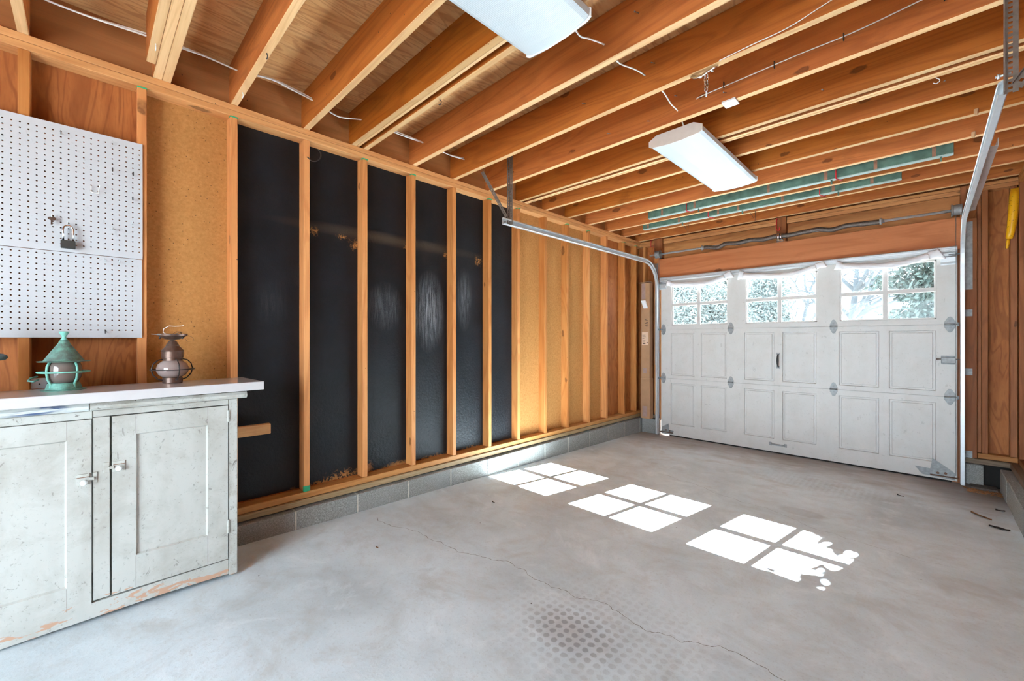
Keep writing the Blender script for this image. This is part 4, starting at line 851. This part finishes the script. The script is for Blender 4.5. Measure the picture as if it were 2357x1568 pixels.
# ---------------------------------------------------------------- lanterns
gl = tag(empty('lantern', (-2.715, -0.075, CT)), 'green verdigris lantern with conical roof and smoky globe on the countertop', 'lantern')
MB().lathe([(0.071, 0.0), (0.072, 0.002), (0.058, 0.005), (0.050, 0.030), (0.046, 0.033), (0.030, 0.030)], seg=56, smooth=False).out('base', verd_m, gl)
MB().lathe([(0.030, 0.031), (0.044, 0.034), (0.054, 0.055), (0.058, 0.080), (0.056, 0.105), (0.048, 0.126)], seg=36).out('globe', smoke_m, gl)
MB().lathe([(0.030, 0.124), (0.082, 0.1245), (0.083, 0.127), (0.064, 0.129), (0.040, 0.170), (0.0175, 0.207), (0.0165, 0.212), (0.013, 0.218), (0.008, 0.219)], seg=56, smooth=False).out('roof', verd_m, gl)
MB().lathe([(0.008, 0.218), (0.013, 0.2205), (0.007, 0.228), (0.007, 0.236), (0.016, 0.252), (0.016, 0.2575), (0.003, 0.2575)], seg=20).out('cap', verdb_m, gl)
MB().tube([(0.080 * math.cos(a), 0.080 * math.sin(a), 0.080) for a in [2 * math.pi * k / 40 for k in range(40)]], 0.0040, 8, closed=True).out('guard_ring', verdb_m, gl)
for k in range(4):
    a = R(40 + 90 * k); c_, s2 = math.cos(a), math.sin(a)
    MB().tube([(0.052 * c_, 0.052 * s2, 0.010), (0.050 * c_, 0.050 * s2, 0.028), (0.0615 * c_, 0.0615 * s2, 0.050), (0.0655 * c_, 0.0655 * s2, 0.080), (0.063 * c_, 0.063 * s2, 0.105), (0.054 * c_, 0.054 * s2, 0.124)], 0.0045, 8).out('guard_bar', verdb_m, gl)
MB().tube([(-0.03, -0.08, 0.062), (-0.02, -0.10, 0.055), (-0.005, -0.105, 0.045), (0.01, -0.09, 0.042), (0.0, -0.075, 0.05)], 0.004, 8).out('side_loop', verd_m, gl)

bl = tag(empty('lantern', (-2.755, 0.305, CT)), 'brown bronze onion lantern with loose wires on top, on the countertop', 'lantern')
MB().lathe([(0.040, 0), (0.041, 0.002), (0.041, 0.028), (0.030, 0.030)], seg=56, smooth=False).out('base', bronze_m, bl)
MB().lathe([(0.030, 0.028), (0.038, 0.030), (0.056, 0.042), (0.066, 0.060), (0.067, 0.076), (0.060, 0.096), (0.044, 0.112), (0.036, 0.116)], seg=36).out('globe', frost_m, bl)
MB().lathe([(0.034, 0.114), (0.041, 0.115), (0.041, 0.128), (0.0445, 0.130), (0.0445, 0.160), (0.047, 0.162), (0.0465, 0.165), (0.027, 0.190), (0.028, 0.192), (0.0145, 0.216), (0.008, 0.219)], seg=56, smooth=False).out('cap', bronze_m, bl)
MB().lathe([(0.006, 0.218), (0.010, 0.222), (0.030, 0.224), (0.046, 0.233), (0.060, 0.242), (0.062, 0.250), (0.060, 0.252), (0.055, 0.245), (0.01, 0.243)], seg=56, smooth=False).out('canopy', bronze_m, bl)
MB().tube([(0.090 * math.cos(a), 0.090 * math.sin(a), 0.070) for a in [2 * math.pi * k / 40 for k in range(40)]], 0.0022, 6, closed=True).out('guard_ring', blackiron_m, bl)
for k in range(4):
    a = R(12 + 90 * k); c_, s2 = math.cos(a), math.sin(a)
    MB().tube([(r_ * c_, r_ * s2, z) for r_, z in ((0.041, 0.016), (0.060, 0.022), (0.080, 0.045), (0.087, 0.070), (0.080, 0.098), (0.062, 0.117), (0.041, 0.122))], 0.0028, 8).out('guard_bar', blackiron_m, bl)
for nm, pts, mt in (('white_wire', [(-0.02, -0.02, 0.250), (-0.03, -0.035, 0.258), (-0.03, -0.032, 0.278), (-0.02, -0.012, 0.292), (0.0, 0.01, 0.290), (0.01, 0.035, 0.292), (0.01, 0.045, 0.296)], cable_m), ('grey_wire', [(0.02, -0.085, 0.249), (0.035, -0.05, 0.246), (0.045, -0.02, 0.242), (0.04, 0.01, 0.252), (0.02, 0.03, 0.262), (0.0, 0.035, 0.250)], dsteel_m), ('thin_wire', [(0.0, 0.0, 0.250), (0.0, 0.015, 0.264), (-0.01, 0.035, 0.262), (-0.01, 0.06, 0.246), (0.0, 0.085, 0.232), (0.0, 0.088, 0.214), (0.0, 0.06, 0.212), (0.0, 0.05, 0.228)], blackiron_m)):
    MB().tube(pts, 0.0014 if nm != 'thin_wire' else 0.0007, 6).out('wire', mt, bl)['label'] = nm.replace('_', ' ')
for a in (0.8, 2.6, 4.6): MB().lathe([(0.002, 0), (0.004, 0.003), (0.004, 0.009), (0.001, 0.012)], (0.050 * math.cos(a), 0.050 * math.sin(a), 0.225), 10).out('thumb_nut', blackiron_m, bl)

tl3 = tag(empty('lantern', (-2.70, -0.345, CT)), 'blue-grey metal lantern with tapering glass sides, cut by the frame edge', 'lantern')
def hexring(r, z): return [(r * math.cos(R(60 * k + 10)), r * math.sin(R(60 * k + 10)), z) for k in range(6)]
def hexloft(rs):
    m = MB(); rings = [[m.b.verts.new(p) for p in hexring(r_, z)] for r_, z in rs]
    for A, B in zip(rings, rings[1:]):
        for k in range(6): m.b.faces.new((A[k], A[(k + 1) % 6], B[(k + 1) % 6], B[k]))
    m.b.faces.new(rings[0][::-1]); m.b.faces.new(rings[-1]); return m
hexloft([(0.055, 0.0), (0.055, 0.012), (0.035, 0.020)]).out('base', pewter_m, tl3)
hexloft([(0.045, 0.020), (0.086, 0.135)]).out('glass_body', smoke_m, tl3)
for k in range(6):
    a = R(60 * k + 10); MB().tube([(0.046 * math.cos(a), 0.046 * math.sin(a), 0.018), (0.088 * math.cos(a), 0.088 * math.sin(a), 0.137)], 0.004, 6).out('corner_bar', pewter_m, tl3)
MB().lathe([(0.086, 0.135), (0.105, 0.138), (0.112, 0.147), (0.110, 0.157), (0.098, 0.163), (0.075, 0.166)], seg=36).out('collar', pewter_m, tl3)
hexloft([(0.092, 0.163), (0.035, 0.225), (0.030, 0.245), (0.008, 0.26)]).out('roof', pewter_m, tl3)
ps = tag(MB().box(-2.865, -2.859, -0.18, -0.05, CT, CT + 0.047, 0.0005).out('pegboard_scrap', peg_m), 'small white pegboard offcut leaning behind the green lantern', 'board')
m = MB()
for y, z in ((-0.155, 0.02), (-0.13, 0.022)): m.cyl((-2.8595, y, CT + z), (-2.8585, y, CT + z), 0.0032, 10)
m.out('hole', void_m, ps)

# ---------------------------------------------------------------- pegboards with real holes, one inch apart
hole_shade_m = plain('hardboard_hole_shade', (0.012, 0.007, 0.005), 0.9)  # hardboard of the hole walls, near black: shade inside holes put into colour
def pegboard(y0, y1, z0, z1, hy, hz, lab):
    p = 0.0254; th = 0.006; xf = -2.929; m = MB(); B = m.b; V = {}
    def v(y, z, x=xf):
        k = (round(y, 5), round(z, 5), x)
        if k not in V: V[k] = B.verts.new((x, y, z))
        return V[k]
    n0 = math.ceil((y0 - hy) / p + 0.5); n1 = math.floor((y1 - hy) / p - 0.5); m0 = math.ceil((z0 - hz) / p + 0.5); m1 = math.floor((z1 - hz) / p - 0.5)
    r = 0.0034
    for i in range(n0, n1 + 1):
        for j in range(m0, m1 + 1):
            cy, cz = hy + i * p, hz + j * p; h = p / 2
            O = [v(cy + h, cz), v(cy + h, cz + h), v(cy, cz + h), v(cy - h, cz + h), v(cy - h, cz), v(cy - h, cz - h), v(cy, cz - h), v(cy + h, cz - h)]
            I = [B.verts.new((xf, cy + r * math.cos(R(45 * k)), cz + r * math.sin(R(45 * k)))) for k in range(8)]; J = [B.verts.new((xf - th, a.co.y, a.co.z)) for a in I]
            for k in range(8):
                B.faces.new((O[k], O[(k + 1) % 8], I[(k + 1) % 8], I[k])); B.faces.new((I[k], I[(k + 1) % 8], J[(k + 1) % 8], J[k])).material_index = 1
    a0, a1, b0, b1 = hy + (n0 - 0.5) * p, hy + (n1 + 0.5) * p, hz + (m0 - 0.5) * p, hz + (m1 + 0.5) * p
    for q in ((y0, a0, z0, z1), (a1, y1, z0, z1), (a0, a1, z0, b0), (a0, a1, b1, z1)):
        if q[1] - q[0] > 1e-5 and q[3] - q[2] > 1e-5: B.faces.new([B.verts.new((xf, a, b)) for a, b in ((q[0], q[2]), (q[1], q[2]), (q[1], q[3]), (q[0], q[3]))])
    for (a, b) in (((y0, z0), (y1, z0)), ((y1, z0), (y1, z1)), ((y1, z1), (y0, z1)), ((y0, z1), (y0, z0))):
        B.faces.new([B.verts.new(c) for c in ((xf, *a), (xf, *b), (xf - th, *b), (xf - th, *a))])
    o = m.out('pegboard', [peg_m, hole_shade_m]); return tag(o, lab, 'pegboard', 'white pegboards on the studs')
pegboard(-0.98, 0.201, 1.6300, 2.234, 0.188, 2.047, 'upper white pegboard sheet with key, padlock and most hooks')
pegboard(-0.98, 0.199, 1.2200, 1.6275, 0.187, 1.6135, 'lower white pegboard sheet above the lanterns')
XP = -2.929
def peg(y, z, L, lab, drop=0.004, up=0.012, r=0.0016, mat=dsteel_m):
    return hook('peg_hook', [(XP - 0.008, y, z + 0.002), (XP + 0.001, y, z), (XP + 0.004, y, z - 0.008), (XP + L * 0.5, y, z - 0.012), (XP + L, y, z - 0.012 - drop), (XP + L + 0.003, y, z - 0.012 + up)], r, mat, lab, 'hook', 'metal hooks in the pegboard')
peg(-0.091, 2.195, 0.030, 'short metal peg hook alone near the top edge of the upper pegboard')
peg(0.086, 2.071, 0.028, 'dark peg hook, left of the two level ones on the upper pegboard', r=0.0024, mat=blackiron_m)
peg(0.163, 2.071, 0.028, 'dark peg hook near the right edge, highest in its column', r=0.0024, mat=blackiron_m)
hook('double_peg_hook', [(XP - 0.006, 0.010, 1.972), (XP + 0.012, 0.010, 1.962), (XP + 0.006, 0.010, 1.945), (XP + 0.008, 0.011, 1.936), (XP + 0.010, 0.035, 1.934), (XP + 0.012, 0.036, 1.945), (XP + 0.034, 0.040, 1.968)], 0.0018, cable_m, 'pale U-shaped double peg hook on the upper pegboard', 'hook', 'metal hooks in the pegboard')
peg(0.162, 1.945, 0.022, 'dark peg hook near the right edge, middle of its column', r=0.0022, mat=blackiron_m)
peg(0.160, 1.819, 0.024, 'bright peg hook near the right edge, lowest in its column', mat=steel_m)
pp = peg(0.085, 1.778, 0.028, 'peg hook with a small crosswise plate at its tip', mat=steel_m)
MB().lathe([(0.002, 0), (0.010, 0.001), (0.010, 0.002), (0.002, 0.003)], (XP + 0.026, 0.085, 1.762), 14).out('cross_plate', steel_m, pp)
peg(0.060, 1.6135, 0.024, 'peg hook at the top of the lower pegboard, left of a pair', mat=steel_m); peg(0.111, 1.6135, 0.024, 'peg hook at the top of the lower pegboard, right of a pair', mat=steel_m)
peg(0.060, 1.258, 0.020, 'peg hook at the bottom edge of the lower pegboard', mat=blackiron_m); peg(-0.120, 1.797, 0.020, 'peg hook that carries the key', mat=steel_m); peg(-0.069, 1.772, 0.022, 'peg hook that carries the padlock', mat=steel_m)
pk = tag(empty('key', (XP + 0.021, -0.119, 1.776)), 'small bronze key hanging on the pegboard beside the padlock', 'key')
MB().lathe([(0.0135, -0.0009), (0.014, 0), (0.0135, 0.0009)], (0, 0, 0), 20, 'x').out('bow', bronze_m, pk)
for v_ in [c for c in bpy.data.objects if c.parent == pk][0].data.vertices: v_.co.z *= 0.62
MB().box(-0.001, 0.001, -0.004, 0.002, -0.028, -0.006, 0.0004).box(-0.001, 0.001, 0.002, 0.0045, -0.016, -0.012).box(-0.001, 0.001, 0.002, 0.0045, -0.024, -0.020).out('blade', bronze_m, pk)
pl = tag(empty('padlock', (XP + 0.024, -0.067, 1.661)), 'black padlock with a tall steel shackle hanging on the pegboard', 'padlock')
MB().box(-0.010, 0.010, -0.0245, 0.0245, -0.018, 0.020, 0.002).out('body', plain('padlock_black', (0.035, 0.035, 0.032), 0.45), pl)
m = MB(); m.box(-0.0102, 0.0102, -0.0245, 0.0245, 0.0, 0.0006); m.b.clear()
m.tube([(0, -0.0165, 0.019), (0, -0.0165, 0.070)] + [(0, -0.0165 * math.cos(a), 0.070 + 0.021 * math.sin(a)) for a in [math.pi * k / 10 for k in range(1, 10)]] + [(0, 0.0165, 0.070), (0, 0.0165, 0.019)], 0.0042, 10).out('shackle', chrome_m, pl)

# ---------------------------------------------------------------- floor debris
def leaf(x, y, L, W, rz, mat, nm, lab, seed=1):
    r = random.Random(seed); m = MB(); n = 8; top = []; botm = []
    for i in range(n + 1):
        t = i / n; wd = W * math.sin(math.pi * min(1, t * 0.95 + 0.03)) * r.uniform(0.75, 1.1); top.append((L * (t - 0.5), wd, 0.002 + 0.010 * (t - 0.5) ** 2 * 4 * r.uniform(0.6, 1.2))); botm.append((L * (t - 0.5), -wd, 0.002 + 0.006 * abs(math.sin(t * 3))))
    A = [m.b.verts.new(p) for p in top]; Bv = [m.b.verts.new(p) for p in botm]; Cn = [m.b.verts.new(((a[0]), 0, 0.001)) for a in top]
    for i in range(n): m.b.faces.new((A[i], A[i + 1], Cn[i + 1], Cn[i])); m.b.faces.new((Cn[i], Cn[i + 1], Bv[i + 1], Bv[i]))
    bmesh.ops.solidify(m.b, geom=list(m.b.faces), thickness=0.0008); o = m.out(nm, mat, None, (x, y, fz(y) + 0.0003)); o.rotation_euler[2] = rz; return tag(o, lab, 'leaf')
leaf(0.272, 4.578, 0.15, 0.020, R(-50), leaf_m, 'dry_leaf', 'long brown dry leaf lying on the floor near the right wall', 3)
leaf(0.342, 4.356, 0.10, 0.030, R(-20), dleaf_m, 'dark_leaf', 'ragged black leaf scrap nearer the camera than the brown leaf', 4)
leaf(0.385, 4.84, 0.05, 0.020, R(10), dleaf_m, 'dark_leaf', 'small black scrap against the block ledge', 5)
leaf(0.245, 5.42, 0.07, 0.02, R(-30), leaf_m, 'dry_leaf', 'curled brown leaf at the foot of the right track', 6)
leaf(-0.165, 4.72, 0.045, 0.008, R(-20), dleaf_m, 'dark_leaf', 'tiny dark scrap on the brown dirt band', 8)
leaf(0.12, 1.68, 0.020, 0.006, R(70), dleaf_m, 'dark_leaf', 'tiny dark scrap alone on the pale floor nearest the camera', 9)
leaf(-2.31, 1.20, 0.020, 0.008, R(10), leaf_m, 'dry_leaf', 'tiny brown scrap on the floor near the start of the crack', 10)
leaf(-2.36, 2.18, 0.030, 0.008, R(0), dleaf_m, 'dark_leaf', 'small dark scrap on the floor near the block course', 11)
m = MB(); r = random.Random(12)
for i in range(140):
    x = r.uniform(0.24, 0.438); y = r.uniform(5.28, 5.42); z = fz(y) + 0.002; a = r.uniform(0, 3.1); s2 = r.uniform(0.004, 0.012); c_ = Vector((x, y, z + r.uniform(0, 0.008)))
    m.obox(c_, (math.cos(a), math.sin(a), r.uniform(-.3, .3)), (-math.sin(a), math.cos(a), 0), (0, 0, 1), s2, s2 * 0.5, 0.001)
dl = m.out('leaf_litter', leaf_m); dl['kind'] = 'stuff'; tag(dl, 'leaf litter and grit at the foot of the right track and block', 'debris')
tag(MB().box(0.262, 0.42, 5.43, 5.56, fz(5.5), fz(5.5) + 0.022, 0.003).out('loose_brick', plain('dirty_brick', (0.11, 0.085, 0.07), 0.9, var=0.3)), 'dirty flat slab lying in front of the black cavity', 'slab')

# ---------------------------------------------------------------- outdoors
g = struct(MB().box(-40, 40, FB + 0.03, 60, -0.35, -0.14).out('ground', ground_m), 'gravel drive outside the garage', 'ground')
g2 = struct(MB().box(-40, 40, -60, YB - 0.05, -0.20, -0.05).box(0.73, 40, YB - 0.05, FB + 0.02, -0.20, -0.05).out('ground', ground_m), 'pale yard behind the garage', 'ground')
def cards(m, c, n, rad, L, W, r, droop=0.3):
    for i in range(n):
        while True:
            p = Vector((r.uniform(-1, 1), r.uniform(-1, 1), r.uniform(-1, 1)))
            if p.length < 1: break
        p = Vector((p.x * rad[0], p.y * rad[1], p.z * rad[2])) + Vector(c); d = Vector((r.uniform(-1, 1), r.uniform(-1, 1), r.uniform(-1, 0.4) - droop)).normalized(); s_ = d.orthogonal().normalized(); s_ = (Matrix.Rotation(r.uniform(0, 6.28), 3, d) @ s_); l = L * r.uniform(0.5, 1.3); w_ = W * r.uniform(0.6, 1.2)
        a = [m.b.verts.new(q) for q in (p - s_ * w_ * 0.4, p + d * l * 0.5 - s_ * w_, p + d * l, p + d * l * 0.5 + s_ * w_)]; m.b.faces.new(a)
def conifer(x, y, H, Rb, mat, lab, seed, n=9000, z0=0.3, L=0.20, W=0.012):
    r = random.Random(seed); t = tag(empty('evergreen_tree', (x, y, -0.14)), lab, 'tree', 'trees beyond the garage door')
    MB().tube([(0, 0, 0), (0.05, 0, H * 0.5), (0, 0, H * 0.95)], [0.12, 0.07, 0.02], 8).out('trunk', bark_m, t)
    m = MB(); nb = 90
    for i in range(nb):
        h = (i + 0.5) / nb; z = z0 + (H - z0) * h; rr = Rb * (1 - h) ** 0.8 * r.uniform(0.7, 1.1) + 0.08; a = r.uniform(0, 6.28)
        for k in range(3):
            f = (k + 1) / 3.0; cards(m, (rr * f * math.cos(a), rr * f * math.sin(a), z - 0.12 * f * rr), int(n / nb / 3 * 2.2 * (1 - h) ** 1.1) + 6, (0.22 * rr + 0.08, 0.22 * rr + 0.08, 0.12 + 0.06 * rr), L, W, r)
    m.out('foliage', mat, t, fix=False)
def shrub(x, y, H, Rb, mat, lab, seed, n=7000, W=0.02, L=0.12, nc=60):
    r = random.Random(seed); t = tag(empty('tall_shrub', (x, y, -0.14)), lab, 'shrub', 'trees beyond the garage door')
    MB().tube([(0, 0, 0), (0, 0, H * 0.6)], [0.06, 0.02], 8).out('stem', bark_m, t); m = MB()
    for i in range(nc):
        a = r.uniform(0, 6.28); z = r.uniform(0.3, H); rr = Rb * math.sqrt(r.random()) * (1 - 0.45 * (z / H) ** 2); cards(m, (rr * math.cos(a), rr * math.sin(a), z), n // nc, (0.35, 0.35, 0.30), L, W, r, 0.1)
    m.out('foliage', mat, t, fix=False)
def bare(x, y, H, lab, seed, trunk=0.10, lean=(0, 0), first=0.25, up=0.5):
    r = random.Random(seed); t = tag(empty('bare_tree', (x, y, -0.14)), lab, 'tree', 'trees beyond the garage door'); m = MB()
    def grow(p, d, L, rad, lev):
        pts = [p]; q = p.copy(); dd = d.copy(); n = 4
        for i in range(n): w_ = 0.05 if lev == 0 else 0.2; dd = (dd + Vector((r.uniform(-w_, w_), r.uniform(-w_, w_), r.uniform(-.08, .16)))).normalized(); q = q + dd * L / n; pts.append(q.copy())
        m.tube(pts, [rad * (1 - 0.55 * i / n) for i in range(n + 1)], 5 if lev > 1 else 8)
        if lev < 5:
            for i in range(3 if lev else 14):
                k = r.randint(1 if lev else 1, n); ang = r.uniform(0, 6.28); o = dd.orthogonal().normalized(); o = Matrix.Rotation(ang, 3, dd) @ o
                grow(pts[k].copy(), (dd * up + o * 0.75 + Vector((0, 0, 0.12))).normalized(), L * r.uniform(0.45, 0.7), rad * 0.5, lev + 1)
    grow(Vector((0, 0, 0)), Vector((lean[0], lean[1], 1)).normalized(), H * 0.6, trunk, 0); m.out('branches', bark_m, t)
conifer(1.05, 12.0, 6.6, 2.4, ever_m, 'dense dark evergreen filling the rightmost garage door panes', 21, 70000, 0.3, 0.17, 0.026)
bare(-2.38, 22.0, 7.4, 'bare branching tree seen through the window by the slide lock', 22, 0.17)
bare(-5.6, 28.5, 7.5, 'bare tree reaching over the sky in the middle window', 5, 0.14, (0.25, 0))
for i, (x, y, H, Rb) in enumerate(((-4.95, 13.0, 3.1, 1.15), (-3.85, 16.2, 3.6, 0.62))):
    shrub(x, y, H, Rb, pale_leaf_m, ('pale leafy shrub filling the lower half of the far window', 'pale leafy shrub behind the left panes of the middle window')[i], 30 + i, (60000, 26000)[i], 0.020, 0.13, 260)
conifer(-7.6, 19.5, 7.5, 2.6, ever_m, 'dark evergreen top above the pale shrubs, seen in the far window', 41, 26000, 1.5, 0.25, 0.03)
